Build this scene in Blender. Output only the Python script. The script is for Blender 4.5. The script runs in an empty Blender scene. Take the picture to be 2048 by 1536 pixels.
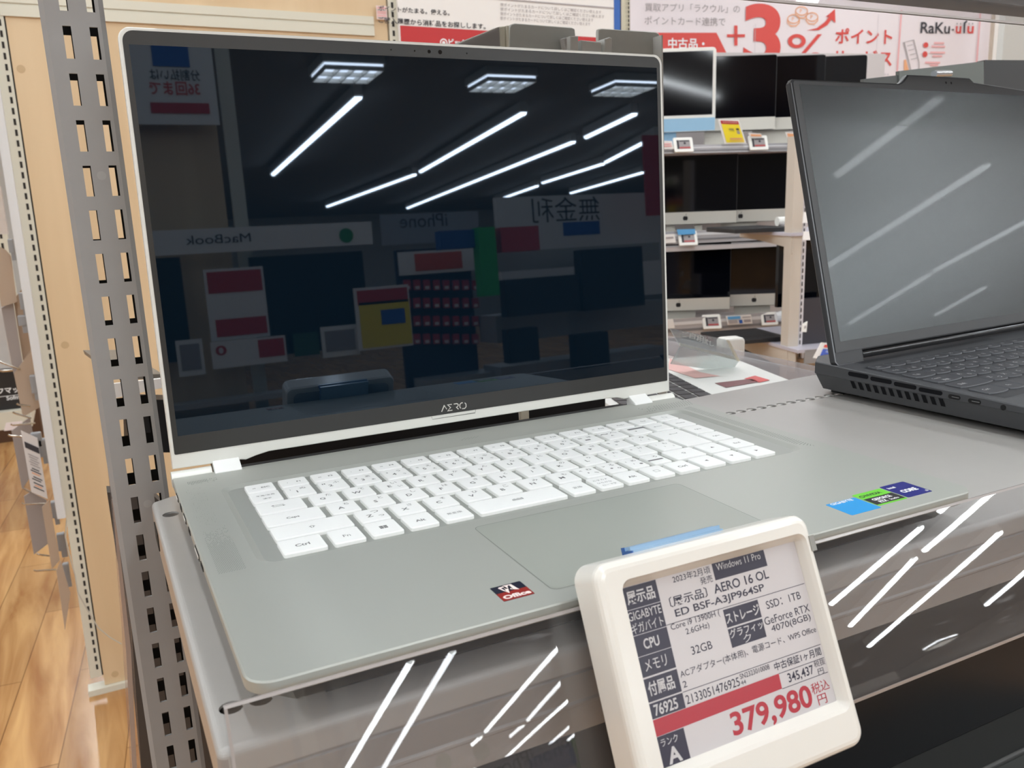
import bpy, math, random
from mathutils import Vector, Matrix
from mathutils.geometry import tessellate_polygon
random.seed(11)
SC = bpy.context.scene
COL = SC.collection

# ------------------------------------------------------------------ camera
FPX = 1701.44
CAM = Vector((-0.20893, -0.26077, 0.15036))
RIGHT = Vector((0.892784, -0.449253, -0.033296))
DOWN = Vector((-0.124414, -0.174857, -0.976702))
FWD = Vector((0.432964, 0.876126, -0.212003))
cd = bpy.data.cameras.new('camera')
cd.sensor_fit = 'HORIZONTAL'; cd.sensor_width = 36.0
cd.lens = FPX / 2048.0 * 36.0
cd.clip_start = 0.01; cd.clip_end = 100
cd.dof.use_dof = True; cd.dof.focus_distance = 0.52; cd.dof.aperture_fstop = 26.0
cam = bpy.data.objects.new('camera', cd); COL.objects.link(cam)
U = -DOWN; B = -FWD
cam.matrix_world = Matrix(((RIGHT.x, U.x, B.x, CAM.x), (RIGHT.y, U.y, B.y, CAM.y), (RIGHT.z, U.z, B.z, CAM.z), (0, 0, 0, 1)))
SC.camera = cam
SC.view_settings.view_transform = 'Standard'
SC.view_settings.look = 'None'
SC.view_settings.gamma = 1.0
SC.view_settings.use_curve_mapping = False
SC.view_settings.exposure = 0.22
SC.cycles.use_denoising = True
SC.cycles.max_bounces = 10; SC.cycles.transparent_max_bounces = 24
SC.cycles.sample_clamp_indirect = 6.0

w = bpy.data.worlds.new('store_ambient'); SC.world = w; w.use_nodes = True
w.node_tree.nodes['Background'].inputs[0].default_value = (0.80, 0.86, 0.92, 1)
w.node_tree.nodes['Background'].inputs[1].default_value = 0.30

# lamps: (x0,y0,x1,y1) long ceiling tubes, metres
TUBE_L = 34.0
ZC = 2.0

# ------------------------------------------------------------------ helpers
def srgb(c):
    if isinstance(c, str):
        c = tuple(int(c[i:i+2], 16) for i in (0, 2, 4))
    r = []
    for v in c[:3]:
        v = v / 255.0
        r.append(v / 12.92 if v <= 0.04045 else ((v + 0.055) / 1.055) ** 2.4)
    return (r[0], r[1], r[2], 1.0)

MATS = {}
def mat(name, col, rough=0.5, metal=0.0, spec=0.5, coat=0.0, coat_rough=0.03, emit=None, estr=0.0, noise=0.0, nscale=40.0, bump=0.0, bscale=400.0, tint=None):
    if name in MATS: return MATS[name]
    m = bpy.data.materials.new(name); m.use_nodes = True
    nt = m.node_tree; b = nt.nodes['Principled BSDF']
    c = srgb(col)
    b.inputs['Base Color'].default_value = c
    b.inputs['Roughness'].default_value = rough
    b.inputs['Metallic'].default_value = metal
    b.inputs['Specular IOR Level'].default_value = spec
    if tint: b.inputs['Specular Tint'].default_value = tint
    if coat: b.inputs['Coat Weight'].default_value = coat; b.inputs['Coat Roughness'].default_value = coat_rough
    if emit is not None:
        b.inputs['Emission Color'].default_value = srgb(emit); b.inputs['Emission Strength'].default_value = estr
    if noise or bump:
        tc = nt.nodes.new('ShaderNodeTexCoord')
    if noise:
        n = nt.nodes.new('ShaderNodeTexNoise'); n.inputs['Scale'].default_value = nscale; n.inputs['Detail'].default_value = 4
        nt.links.new(tc.outputs['Object'], n.inputs['Vector'])
        mx = nt.nodes.new('ShaderNodeMixRGB'); mx.blend_type = 'MIX'
        mx.inputs[1].default_value = tuple(max(0, v * (1 - noise)) for v in c[:3]) + (1,)
        mx.inputs[2].default_value = tuple(min(1, v * (1 + noise)) for v in c[:3]) + (1,)
        nt.links.new(n.outputs['Fac'], mx.inputs[0]); nt.links.new(mx.outputs[0], b.inputs['Base Color'])
    if bump:
        n2 = nt.nodes.new('ShaderNodeTexNoise'); n2.inputs['Scale'].default_value = bscale
        nt.links.new(tc.outputs['Object'], n2.inputs['Vector'])
        bp = nt.nodes.new('ShaderNodeBump'); bp.inputs['Strength'].default_value = bump; bp.inputs['Distance'].default_value = 0.0004
        nt.links.new(n2.outputs['Fac'], bp.inputs['Height']); nt.links.new(bp.outputs['Normal'], b.inputs['Normal'])
    MATS[name] = m
    return m

def acrylic(name, tint=(0.93, 0.94, 0.94), refl=1.0, scratch=0.0, rough=0.015, haze=0.0):
    """thin clear plastic sheet: see-through with a Fresnel gloss"""
    if name in MATS: return MATS[name]
    m = bpy.data.materials.new(name); m.use_nodes = True; nt = m.node_tree
    for n in list(nt.nodes): nt.nodes.remove(n)
    out = nt.nodes.new('ShaderNodeOutputMaterial')
    tr = nt.nodes.new('ShaderNodeBsdfTransparent'); tr.inputs[0].default_value = tint + (1,)
    gl = nt.nodes.new('ShaderNodeBsdfGlossy'); gl.inputs['Roughness'].default_value = rough
    fr = nt.nodes.new('ShaderNodeFresnel'); fr.inputs[0].default_value = 1.49
    geo = nt.nodes.new('ShaderNodeNewGeometry'); ir = nt.nodes.new('ShaderNodeMapRange'); ir.inputs[3].default_value = 1.49; ir.inputs[4].default_value = 1 / 1.49   # same Fresnel on both faces of the sheet
    nt.links.new(geo.outputs['Backfacing'], ir.inputs[0]); nt.links.new(ir.outputs[0], fr.inputs[0])
    mul = nt.nodes.new('ShaderNodeMath'); mul.operation = 'MULTIPLY'; mul.inputs[1].default_value = refl; mul.use_clamp = True
    nt.links.new(fr.outputs[0], mul.inputs[0])
    mx = nt.nodes.new('ShaderNodeMixShader')
    nt.links.new(mul.outputs[0], mx.inputs[0]); nt.links.new(tr.outputs[0], mx.inputs[1]); nt.links.new(gl.outputs[0], mx.inputs[2])
    last = mx
    if scratch or haze:
        df = nt.nodes.new('ShaderNodeBsdfDiffuse'); df.inputs[0].default_value = (0.75, 0.76, 0.78, 1)
        m2 = nt.nodes.new('ShaderNodeMixShader')
        tc = nt.nodes.new('ShaderNodeTexCoord'); mp = nt.nodes.new('ShaderNodeMapping')
        mp.inputs['Rotation'].default_value = (0.4, 0.9, 0.7); mp.inputs['Scale'].default_value = (22, 420, 60)
        nz = nt.nodes.new('ShaderNodeTexNoise'); nz.inputs['Scale'].default_value = 1.0; nz.inputs['Detail'].default_value = 3
        nt.links.new(tc.outputs['Object'], mp.inputs[0]); nt.links.new(mp.outputs[0], nz.inputs['Vector'])
        rp = nt.nodes.new('ShaderNodeMapRange'); rp.inputs[1].default_value = 0.66; rp.inputs[2].default_value = 0.80
        rp.inputs[3].default_value = haze; rp.inputs[4].default_value = haze + scratch
        nt.links.new(nz.outputs['Fac'], rp.inputs[0]); nt.links.new(rp.outputs[0], m2.inputs[0])
        nt.links.new(mx.outputs[0], m2.inputs[1]); nt.links.new(df.outputs[0], m2.inputs[2]); last = m2
    nt.links.new(last.outputs[0], out.inputs[0])
    MATS[name] = m
    return m

def V(*a): return Vector(a)
def ray(u, v): return FWD + RIGHT * ((u - 1024) / FPX) + DOWN * ((v - 768) / FPX)
def on_plane(u, v, n, d):
    n = Vector(n); r = ray(u, v); return CAM + r * ((d - n.dot(CAM)) / n.dot(r))
def at_y(u, v, y): return on_plane(u, v, (0, 1, 0), y)
def at_z(u, v, z): return on_plane(u, v, (0, 0, 1), z)
def at_d(u, v, d): return CAM + ray(u, v) * d

def frame(o, ex, ey):
    """4x4 matrix: origin o, local x = ex, local y = ey, local z = ex x ey"""
    ex = Vector(ex).normalized(); ey = Vector(ey); ey = (ey - ex * ey.dot(ex)).normalized(); ez = ex.cross(ey)
    return Matrix(((ex.x, ey.x, ez.x, o[0]), (ex.y, ey.y, ez.y, o[1]), (ex.z, ey.z, ez.z, o[2]), (0, 0, 0, 1)))

_T = {}
def text_geo(s, bold=0.0, res=3):
    k = (s, bold, res)
    if k in _T: return _T[k]
    c = bpy.data.curves.new('t', 'FONT'); c.body = s; c.resolution_u = res; c.offset = bold
    o = bpy.data.objects.new('t', c); COL.objects.link(o)
    dg = bpy.context.evaluated_depsgraph_get(); dg.update()
    me = bpy.data.meshes.new_from_object(o.evaluated_get(dg))
    vs = [(v.co.x, v.co.y) for v in me.vertices]; fs = [tuple(p.vertices) for p in me.polygons]
    bpy.data.meshes.remove(me); bpy.data.objects.remove(o); bpy.data.curves.remove(c)
    x0 = min(v[0] for v in vs); x1 = max(v[0] for v in vs); y0 = min(v[1] for v in vs); y1 = max(v[1] for v in vs)
    _T[k] = (vs, fs, (x0, x1, y0, y1))
    return _T[k]

def rrect(x0, x1, y0, y1, r, n=5):
    if isinstance(r, (int, float)): r = (r, r, r, r)     # bl br tr tl
    P = []
    for (cx, cy, a0, rr) in ((x0 + r[0], y0 + r[0], 180, r[0]), (x1 - r[1], y0 + r[1], 270, r[1]), (x1 - r[2], y1 - r[2], 0, r[2]), (x0 + r[3], y1 - r[3], 90, r[3])):
        if rr <= 1e-9: P.append((cx, cy)); continue
        for i in range(n + 1):
            a = math.radians(a0 + 90 * i / n); P.append((cx + rr * math.cos(a), cy + rr * math.sin(a)))
    return P
def circle(cx, cy, r, n=16, ry=None):
    ry = r if ry is None else ry
    return [(cx + r * math.cos(2 * math.pi * i / n), cy + ry * math.sin(2 * math.pi * i / n)) for i in range(n)]
def area2(P): return sum(P[i][0] * P[(i + 1) % len(P)][1] - P[(i + 1) % len(P)][0] * P[i][1] for i in range(len(P)))
def inset(P, d):
    n = len(P); Q = []
    s = 1 if area2(P) > 0 else -1
    for i in range(n):
        a = Vector(P[i - 1]); b = Vector(P[i]); c = Vector(P[(i + 1) % n])
        e1 = (b - a); e2 = (c - b)
        if e1.length < 1e-9 or e2.length < 1e-9: Q.append(tuple(b)); continue
        e1.normalize(); e2.normalize()
        n1 = Vector((-e1.y, e1.x)) * s; n2 = Vector((-e2.y, e2.x)) * s
        m = n1 + n2; k = max(0.3, 1 + n1.dot(n2))
        Q.append(tuple(b + m * (d / k)))
    return Q

class MB:
    def __init__(self, M=None): self.v = []; self.f = []; self.mi = []; self.M = M or Matrix()
    def add(self, vs, fs, mi=0):
        b = len(self.v)
        self.v += [self.M @ Vector(p) for p in vs]
        self.f += [tuple(b + i for i in f) for f in fs]; self.mi += [mi] * len(fs)
        return self
    def box(self, x0, x1, y0, y1, z0, z1, mi=0):
        vs = [(x0, y0, z0), (x1, y0, z0), (x1, y1, z0), (x0, y1, z0), (x0, y0, z1), (x1, y0, z1), (x1, y1, z1), (x0, y1, z1)]
        return self.add(vs, [(0, 3, 2, 1), (4, 5, 6, 7), (0, 1, 5, 4), (1, 2, 6, 5), (2, 3, 7, 6), (3, 0, 4, 7)], mi)
    def quad(self, a, b, c, d, mi=0): return self.add([a, b, c, d], [(0, 1, 2, 3)], mi)
    def flat(self, P, z, mi=0, holes=()):
        loops = [[Vector((p[0], p[1], 0)) for p in P]] + [[Vector((p[0], p[1], 0)) for p in h] for h in holes]
        allv = [v for l in loops for v in l]
        fs = []
        for t in tessellate_polygon(loops):
            a, b, c = (allv[i] for i in t)
            fs.append(tuple(t) if (b - a).cross(c - a).z > 0 else tuple(reversed(t)))
        return self.add([(v.x, v.y, z) for v in allv], fs, mi)
    def ring(self, P, z0, Q, z1, mi=0):
        """side faces between loop P at z0 and loop Q at z1 (ccw loops, z1 above: faces outward)"""
        n = len(P)
        vs = [(p[0], p[1], z0) for p in P] + [(q[0], q[1], z1) for q in Q]
        return self.add(vs, [(i, (i + 1) % n, n + (i + 1) % n, n + i) for i in range(n)], mi)
    def prism(self, P, z0, z1, mi=0, holes=(), ch=0.0, n=2, cb=0.0, mtop=None):
        if area2(P) < 0: P = P[::-1]
        bot = P; zb = z0
        self_m = mi
        if cb > 0:
            bot = inset(P, cb); self.ring(bot, z0, P, z0 + cb, mi); zb = z0 + cb
        fb = [(p[0], p[1]) for p in bot]
        # bottom
        k = len(self.f); self.flat(fb, z0, mi, [h for h in holes])
        for i in range(k, len(self.f)): self.f[i] = tuple(reversed(self.f[i]))
        if ch > 0:
            self.ring(P, zb, P, z1 - ch, mi); cur = P; zc = z1 - ch
            for j in range(1, n + 1):
                a = math.pi / 2 * j / n
                nx = inset(P, ch * (1 - math.cos(a))); zz = z1 - ch + ch * math.sin(a)
                self.ring(cur, zc, nx, zz, mi); cur = nx; zc = zz
            self.flat(cur, z1, mi if mtop is None else mtop, holes)
        else:
            self.ring(P, zb, P, z1, mi); self.flat(P, z1, mi if mtop is None else mtop, holes)
        for h in holes:
            h = h if area2(h) < 0 else h[::-1]
            self.ring(h, z0, h, z1, mi)
        return self
    def tube(self, pts, r, n=8, mi=0, caps=True):
        pts = [Vector(p) for p in pts]; rings = []
        up = Vector((0.123, 0.37, 0.91)).normalized()
        vs = []; fs = []
        for i, p in enumerate(pts):
            t = (pts[min(i + 1, len(pts) - 1)] - pts[max(i - 1, 0)]).normalized()
            a = t.cross(up)
            if a.length < 1e-4: a = t.cross(Vector((1, 0, 0)))
            a.normalize(); b = t.cross(a)
            rr = r[i] if isinstance(r, (list, tuple)) else r
            for k in range(n):
                an = 2 * math.pi * k / n; vs.append(p + a * (rr * math.cos(an)) + b * (rr * math.sin(an)))
        for i in range(len(pts) - 1):
            for k in range(n):
                fs.append((i * n + k, i * n + (k + 1) % n, (i + 1) * n + (k + 1) % n, (i + 1) * n + k))
        if caps:
            fs.append(tuple(range(n))[::-1]); fs.append(tuple((len(pts) - 1) * n + k for k in range(n)))
        return self.add(vs, fs, mi)
    def cyl(self, a, b, r, n=16, mi=0): return self.tube([a, b], r, n, mi)
    def text(self, s, x0, y0, wd=None, h=None, z=0.0, mi=0, bold=0.0, res=3, cx=False, maxw=None):
        vs, fs, (a, b, c, d) = text_geo(s, bold, res)
        if wd is None and h is None: h = 1
        sx = wd / (b - a) if wd else None; sy = h / (d - c) if h else None
        if sx is None: sx = sy
        if sy is None: sy = sx
        if maxw and (b - a) * sx > maxw: sx = maxw / (b - a)
        off = -(b - a) * sx / 2 if cx else 0
        return self.add([(x0 + off + (p[0] - a) * sx, y0 + (p[1] - c) * sy, z) for p in vs], fs, mi)
    def stroke(self, pts, wd, z, mi=0, closed=False):
        """flat band of width wd along 2-D points"""
        n = len(pts); L = []; Rr = []
        for i in range(n):
            p = Vector(pts[i]); q0 = Vector(pts[i - 1] if (i > 0 or closed) else pts[i]); q1 = Vector(pts[(i + 1) % n] if (i < n - 1 or closed) else pts[i])
            t = (q1 - q0)
            t = t.normalized() if t.length > 1e-12 else Vector((1, 0))
            nn = Vector((-t.y, t.x))
            e = Vector(pts[(i + 1) % n]) - p if i < n - 1 or closed else p - Vector(pts[i - 1])
            k = 1.0
            if e.length > 1e-12: k = 1 / max(0.5, abs(nn.dot(Vector((-e.y, e.x)).normalized())))
            L.append(p + nn * wd / 2 * k); Rr.append(p - nn * wd / 2 * k)
        vs = [(p.x, p.y, z) for p in L] + [(p.x, p.y, z) for p in Rr]
        m = n if closed else n - 1
        return self.add(vs, [(i, n + i, n + (i + 1) % n, (i + 1) % n) for i in range(m)], mi)
    def rect(self, x0, x1, y0, y1, z, mi=0): return self.add([(x0, y0, z), (x1, y0, z), (x1, y1, z), (x0, y1, z)], [(0, 1, 2, 3)], mi)
    def build(self, name, mats, parent=None, label=None, cat=None, group=None, kind=None, smooth=35):
        me = bpy.data.meshes.new(name)
        me.from_pydata([tuple(v) for v in self.v], [], self.f)
        mats = mats if isinstance(mats, (list, tuple)) else [mats]
        for m in mats: me.materials.append(m)
        me.polygons.foreach_set('material_index', self.mi)
        if smooth:
            me.shade_smooth()
            me.set_sharp_from_angle(angle=math.radians(smooth))
        me.update()
        o = bpy.data.objects.new(name, me); COL.objects.link(o)
        if parent is not None: attach(o, parent)
        tag(o, label, cat, group, kind)
        return o

def tag(o, label=None, cat=None, group=None, kind=None):
    if label: o['label'] = label
    if cat: o['category'] = cat
    if group: o['group'] = group
    if kind: o['kind'] = kind
    return o
INV = {}
def attach(o, parent):
    o.parent = parent
    o.matrix_parent_inverse = INV.get(parent.name, Matrix())
def thing(name, label, cat, loc=(0, 0, 0), group=None):
    o = bpy.data.objects.new(name, None); COL.objects.link(o); o.location = loc
    o.empty_display_size = 0.02
    INV[o.name] = Matrix.Translation(Vector(loc)).inverted()
    return tag(o, label, cat, group)
def copy_tree(src, M, label=None, group=None, mats=None):
    """copy a thing and its parts and sub-parts; M places the copy"""
    r = src.copy(); COL.objects.link(r); r.matrix_world = M
    if label: r['label'] = label
    if group: r['group'] = group
    for ch in list(src.children):
        c = ch.copy(); COL.objects.link(c); c.parent = r
        for g in list(ch.children):
            d = g.copy(); COL.objects.link(d); d.parent = c
    return r
# ------------------------------------------------------------------ shared materials
white_pl = mat('white_plastic', (236, 234, 228), 0.32)
white_paint = mat('white_paint', (228, 226, 220), 0.45)
cream = mat('cream_paint', (214, 210, 194), 0.45)
steel = mat('grey_steel_paint', (150, 149, 148), 0.42, 0.0, 0.5, noise=0.04, nscale=90, bump=0.05, bscale=900)
steel_dk = mat('grey_steel_shade', (92, 90, 88), 0.5)
shelf_m = mat('shelf_steel', (172, 169, 165), 0.36, 0.0, 0.5, noise=0.03, nscale=60, bump=0.04, bscale=1200)
black = mat('black_plastic', (22, 22, 24), 0.45)
black_gl = mat('black_glass', (5, 6, 10), 0.08)
hole_m = mat('dark_hole', (8, 8, 9), 0.8)
slot_m = mat('dark_slot', (40, 36, 32), 0.8)
chrome = mat('chrome_wire', (205, 200, 192), 0.2, 1.0)
paper = mat('white_paper', (236, 232, 228), 0.6)
paper_cool = mat('banner_paper', (234, 224, 226), 0.55)
ink = mat('black_ink', (52, 50, 56), 0.6)
ink_grey = mat('grey_ink', (168, 160, 160), 0.6)
red_ink = mat('red_ink', (214, 74, 66), 0.5)
red_deep = mat('deep_red_ink', (190, 40, 42), 0.5)
pink_ink = mat('pink_ink', (236, 176, 176), 0.5)
orange_ink = mat('orange_ink', (234, 168, 122), 0.5)
yellow_ink = mat('yellow_ink', (240, 216, 40), 0.5)
blue_ink = mat('blue_ink', (44, 96, 176), 0.45)
lblue_ink = mat('light_blue_ink', (96, 168, 222), 0.45)
silver = mat('silver_aluminium', (200, 197, 188), 0.35, 0.35)
clear = acrylic('clear_acrylic', (0.94, 0.95, 0.95))
clear_soft = acrylic('hazy_acrylic', (0.90, 0.91, 0.91), haze=0.18)

def wood_mat(name, c1, c2, axis, s=1.0, rough=0.4, planks=None):
    m = bpy.data.materials.new(name); m.use_nodes = True; nt = m.node_tree; b = nt.nodes['Principled BSDF']
    tc = nt.nodes.new('ShaderNodeTexCoord'); mp = nt.nodes.new('ShaderNodeMapping')
    mp.inputs['Scale'].default_value = axis
    nz = nt.nodes.new('ShaderNodeTexNoise'); nz.inputs['Scale'].default_value = s; nz.inputs['Detail'].default_value = 6; nz.inputs['Distortion'].default_value = 1.2
    nt.links.new(tc.outputs['Object'], mp.inputs[0]); nt.links.new(mp.outputs[0], nz.inputs['Vector'])
    mx = nt.nodes.new('ShaderNodeMixRGB'); mx.inputs[1].default_value = srgb(c1); mx.inputs[2].default_value = srgb(c2)
    rp = nt.nodes.new('ShaderNodeMapRange'); rp.inputs[1].default_value = 0.3; rp.inputs[2].default_value = 0.7
    nt.links.new(nz.outputs['Fac'], rp.inputs[0]); nt.links.new(rp.outputs[0], mx.inputs[0])
    last = mx
    if planks:
        br = nt.nodes.new('ShaderNodeTexBrick'); br.inputs['Scale'].default_value = 1.0
        br.inputs['Brick Width'].default_value = planks[0]; br.inputs['Row Height'].default_value = planks[1]
        br.inputs['Mortar Size'].default_value = 0.0016; br.inputs['Color1'].default_value = (0.82, 0.80, 0.78, 1); br.inputs['Color2'].default_value = (1.08, 1.06, 1.02, 1)
        br.inputs['Mortar'].default_value = (0.45, 0.40, 0.35, 1)
        m3 = nt.nodes.new('ShaderNodeMapping'); m3.inputs['Rotation'].default_value = (0, 0, planks[2])
        nt.links.new(tc.outputs['Object'], m3.inputs[0]); nt.links.new(m3.outputs[0], br.inputs['Vector'])
        mm = nt.nodes.new('ShaderNodeMixRGB'); mm.blend_type = 'MULTIPLY'; mm.inputs[0].default_value = 1.0
        nt.links.new(mx.outputs[0], mm.inputs[1]); nt.links.new(br.outputs['Color'], mm.inputs[2]); last = mm
    nt.links.new(last.outputs[0], b.inputs['Base Color']); b.inputs['Roughness'].default_value = rough
    MATS[name] = m; return m
floor_m = wood_mat('floor_wood_vinyl', (158, 108, 62), (208, 164, 110), (9, 0.9, 1), 1.6, 0.22, (0.92, 0.152, math.radians(96)))
board_m = wood_mat('maple_board', (205, 177, 139), (221, 195, 158), (7, 7, 0.45), 1.0, 0.45)

# ------------------------------------------------------------------ room shell
FZ = -1.158
MB().box(-9, 16, -24, 11, FZ - 0.1, FZ).build('floor', floor_m, kind='structure')
MB().box(-9, 16, -24, 11, ZC + 0.16, ZC + 0.26).build('ceiling', mat('ceiling_tile', (150, 152, 154), 0.8, noise=0.05, nscale=3), kind='structure')
wall_m = mat('wall_paint', (205, 203, 198), 0.7)
MB().box(-9, 16, 11, 11.1, FZ, ZC + 0.16).build('wall_back', wall_m, kind='structure')
MB().box(-9, 16, -24.1, -24, FZ, ZC + 0.16).build('wall_front', wall_m, kind='structure')
MB().box(-9.1, -9, -24, 11, FZ, ZC + 0.16).build('wall_left', wall_m, kind='structure')
MB().box(16, 16.1, -24, 11, FZ, ZC + 0.16).build('wall_right', wall_m, kind='structure')

# ------------------------------------------------------------------ lamps
def lamp_mat(name, col, st):
    m = bpy.data.materials.new(name); m.use_nodes = True; nt = m.node_tree
    b = nt.nodes['Principled BSDF']; b.inputs['Emission Color'].default_value = col; b.inputs['Emission Strength'].default_value = st
    b.inputs['Base Color'].default_value = (0.8, 0.8, 0.8, 1); return m
tube_m = lamp_mat('led_tube_light', (0.90, 0.96, 1.0, 1), TUBE_L)
troffer_m = lamp_mat('troffer_light', (0.92, 0.95, 1.0, 1), 16.0)
fix_m = mat('lamp_housing', (215, 215, 212), 0.5)
seen = [  # tubes that the screens mirror: x0,y0 -> x1,y1
    (2.80, -13.87, 2.56, -8.04), (5.2, -19.74, 5.42, -14.22), (5.39, -13.83, 4.82, -8.68), (7.66, -20.95, 6.74, -10.74), (6.72, -10.35, 6.42, -8.64),
    (9.68, -19.72, 9.23, -16.58), (9.06, -16.01, 8.82, -13.16), (8.75, -12.96, 7.91, -10.21), (11.18, -18.4, 10.71, -14.55),
    (5.11, -2.71, 4.99, -1.79), (7.2, -5.6, 6.75, -2.49), (10.04, -6.45, 9.47, -4.81), (9.41, -4.71, 9.2, -3.3), (12.31, -6.57, 11.86, -5.5),
        (7.32, -7.8, 7.2, -5.9), (8.0, -6.75, 7.85, -5.3), (8.8, -9.3, 8.02, -6.95), (10.77, -11.3, 9.5, -6.9), (13.42, -11.04, 12.45, -8.9)]
added_tubes = []  # unseen tubes added for general light, kept out of the mirrored views
for x in (-4.6, -2.4, -0.2, 2.1, 4.4, 6.8, 9.2):
    added_tubes.append((x, -0.9, x - 0.15, 3.6)); added_tubes.append((x - 0.15, 4.0, x - 0.3, 8.5))
added_tubes += [(0.75, -5.0, 0.55, -0.7), (2.75, -5.2, 2.55, -0.9)]
for x in (-1.2, -3.4, -5.6):
    added_tubes.append((x + .3, -5.6, x, -1.4)); added_tubes.append((x + 0.6, -10.4, x + 0.3, -6.0))
def lamp(x0, y0, x1, y1, z, label, group):
    a = V(x0, y0, z); b = V(x1, y1, z); t = (b - a).normalized(); s = V(t.y, -t.x, 0)
    root = thing('ceiling_tube_lamp', label, 'lamp', (a + b) / 2, group)
    M = Matrix(((t.x, s.x, 0, a.x), (t.y, s.y, 0, a.y), (0, 0, 1, a.z), (0, 0, 0, 1))); L = (b - a).length
    MB(M).box(0.0, L, -0.045, 0.045, 0.035, 0.16).build('housing', fix_m, root)
    m = MB(M); P = [(0.038 * math.cos(math.pi + math.pi * i / 8), 0.036 + 0.038 * math.sin(math.pi + math.pi * i / 8)) for i in range(9)]
    vs = [(0.01, p[0], p[1]) for p in P] + [(L - 0.01, p[0], p[1]) for p in P]
    m.add(vs, [(i, i + 1, 9 + i + 1, 9 + i) for i in range(8)]); m.build('diffuser', tube_m, root)
for q in seen: lamp(*q, ZC, 'long white ceiling tube lamp mirrored in the open laptop screens', 'ceiling tube lamps behind the viewer')
for q in added_tubes: lamp(*q, ZC, 'long white ceiling tube lamp, unseen, added for general light above the aisles', 'added ceiling tube lamps over the aisles')
for i, (x, y) in enumerate(((2.2, -7.18), (3.9, -7.4), (5.45, -7.45), (14.75, -13.7))):
    r = thing('ceiling_panel_lamp', ('square louvred ceiling light mirrored at top left of the white laptop screen', 'square louvred ceiling light mirrored at top middle of the white laptop screen', 'square louvred ceiling light mirrored at top right of the white laptop screen', 'square louvred ceiling light mirrored low in the clear front guard')[i], 'lamp', (x, y, ZC), 'square louvred ceiling lights')
    MB().box(x - .27, x + .27, y - .25, y + .25, ZC + .06, ZC + .08).build('diffuser', troffer_m, r)
    m = MB()
    for k in range(5): m.box(x - .275 + k * .135, x - .265 + k * .135, y - .25, y + .25, ZC + 0.02, ZC + .06)
    for k in range(3): m.box(x - .275, x + .275, y - .255 + k * .25, y - .245 + k * .25, ZC + 0.02, ZC + .06)
    m.box(x - .29, x + .29, y - .27, y + .27, ZC + .08, ZC + .16); m.build('louvre', silver, r)
# ------------------------------------------------------------------ white laptop in the middle of the shelf
deck_m = mat('laptop_silver_paint', (172, 174, 167), 0.40, 0.25, 0.5, bump=0.03, bscale=3000)
lidw_m = mat('laptop_white_metal', (226, 226, 220), 0.38, 0.15)
key_m = mat('key_white', (238, 239, 237), 0.38)
key_ink = mat('key_legend', (112, 112, 112), 0.6)
bezel_m = mat('bezel_charcoal', (48, 48, 47), 0.30, 0.0, 0.5)
screen_m = mat('screen_off_glass', (7, 19, 29), 0.015, 0.0, 0.62, tint=(0.80, 0.95, 1.15, 1))
groove_m = mat('groove_line', (120, 122, 116), 0.5)
pad_m = mat('touchpad_glass', (154, 157, 149), 0.30, 0.0, 0.5)
dot_m = mat('speaker_hole', (92, 94, 90), 0.7)
lap = thing('open_laptop', 'open white laptop with white keys and dark mirror-like screen on the grey steel shelf', 'laptop', (0, 0.12, -0.0205))
mm = 0.001
well = rrect(-.1570, .1600, .0955, .2150, .009, 4)
well_in = inset(well, .0035)
outer = rrect(-.178, .178, 0, .2465, (.009, .009, .0015, .0015), 6)
m = MB()
m.flat(outer[:], 0.0, 0, [well])
m.ring(well_in, -.0015, well, 0.0)
m.flat(well_in, -.0015, 1)
d1 = inset(outer, -.0005)
m.ring(d1, -.0006, outer, 0.0); m.ring(d1, -.0045, d1, -.0006)
d2 = inset(d1, .0035); m.ring(d2, -.0075, d1, -.0045)
bt = inset(outer, .016); m.ring(bt, -.0150, d2, -.0075); k = len(m.f); m.flat(bt, -.0150)
for i in range(k, len(m.f)): m.f[i] = tuple(reversed(m.f[i]))
well_m = mat('keyboard_well', (160, 162, 156), 0.42, 0.25)  # deck colour darkened to stand for the shade between the keys
m.build('base', [deck_m, well_m], lap)
for (ya, yb) in ((.018, .026), (.222, .229)): MB().box(-.150, .150, ya, yb, -.0205, -.0148).build('rubber_foot', black, lap)
MB().box(-.139, .139, .2462, .2600, -.0140, -.0024).build('rear_vent', black, lap)
# touchpad, with a fine rim
m = MB(); m.prism(rrect(-.0600, .0585, .0102, .0862, .003), -.001, .00006)
m.build('touchpad', pad_m, lap)
m = MB(); P = rrect(-.0602, .0587, .0100, .0864, .0031)
m.stroke(P, .00035, .0001, 0, True); m.build('touchpad_rim', groove_m, lap)
# speaker grilles
m = MB()
def dot(x, y, r=.00022): m.flat(circle(x, y, r, 6), .00006)
for j in range(60):
    for i in range(11):
        x = -.1738 + i * .00105 + (.0005 if j % 2 else 0); y = .0955 + j * .00105
        if y > .128 and random.random() < (y - .128) / .026: continue
        dot(x, y)
for j in range(60):
    for i in range(9):
        if random.random() < 0.25: dot(-.1738 + i * .00105, .158 + j * .00105, .00014)
for j in range(7):
    for i in range(19):
        if j < 2 and random.random() < .5: continue
        if i > 12 and random.random() < .55: continue
        x = -.1715 + i * .00085; y = .2275 + j * .0010
        m.quad((x, y, .00006), (x + .0003, y, .00006), (x + .0003, y + .0006, .00006), (x, y + .0006, .00006))
m.build('speaker_grille', dot_m, lap)
m = MB()
def tick(x, y, dx, dy, wd=.00055): m.quad((x, y, .00006), (x + wd, y, .00006), (x + dx + wd, y + dy, .00006), (x + dx, y + dy, .00006))
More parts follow.
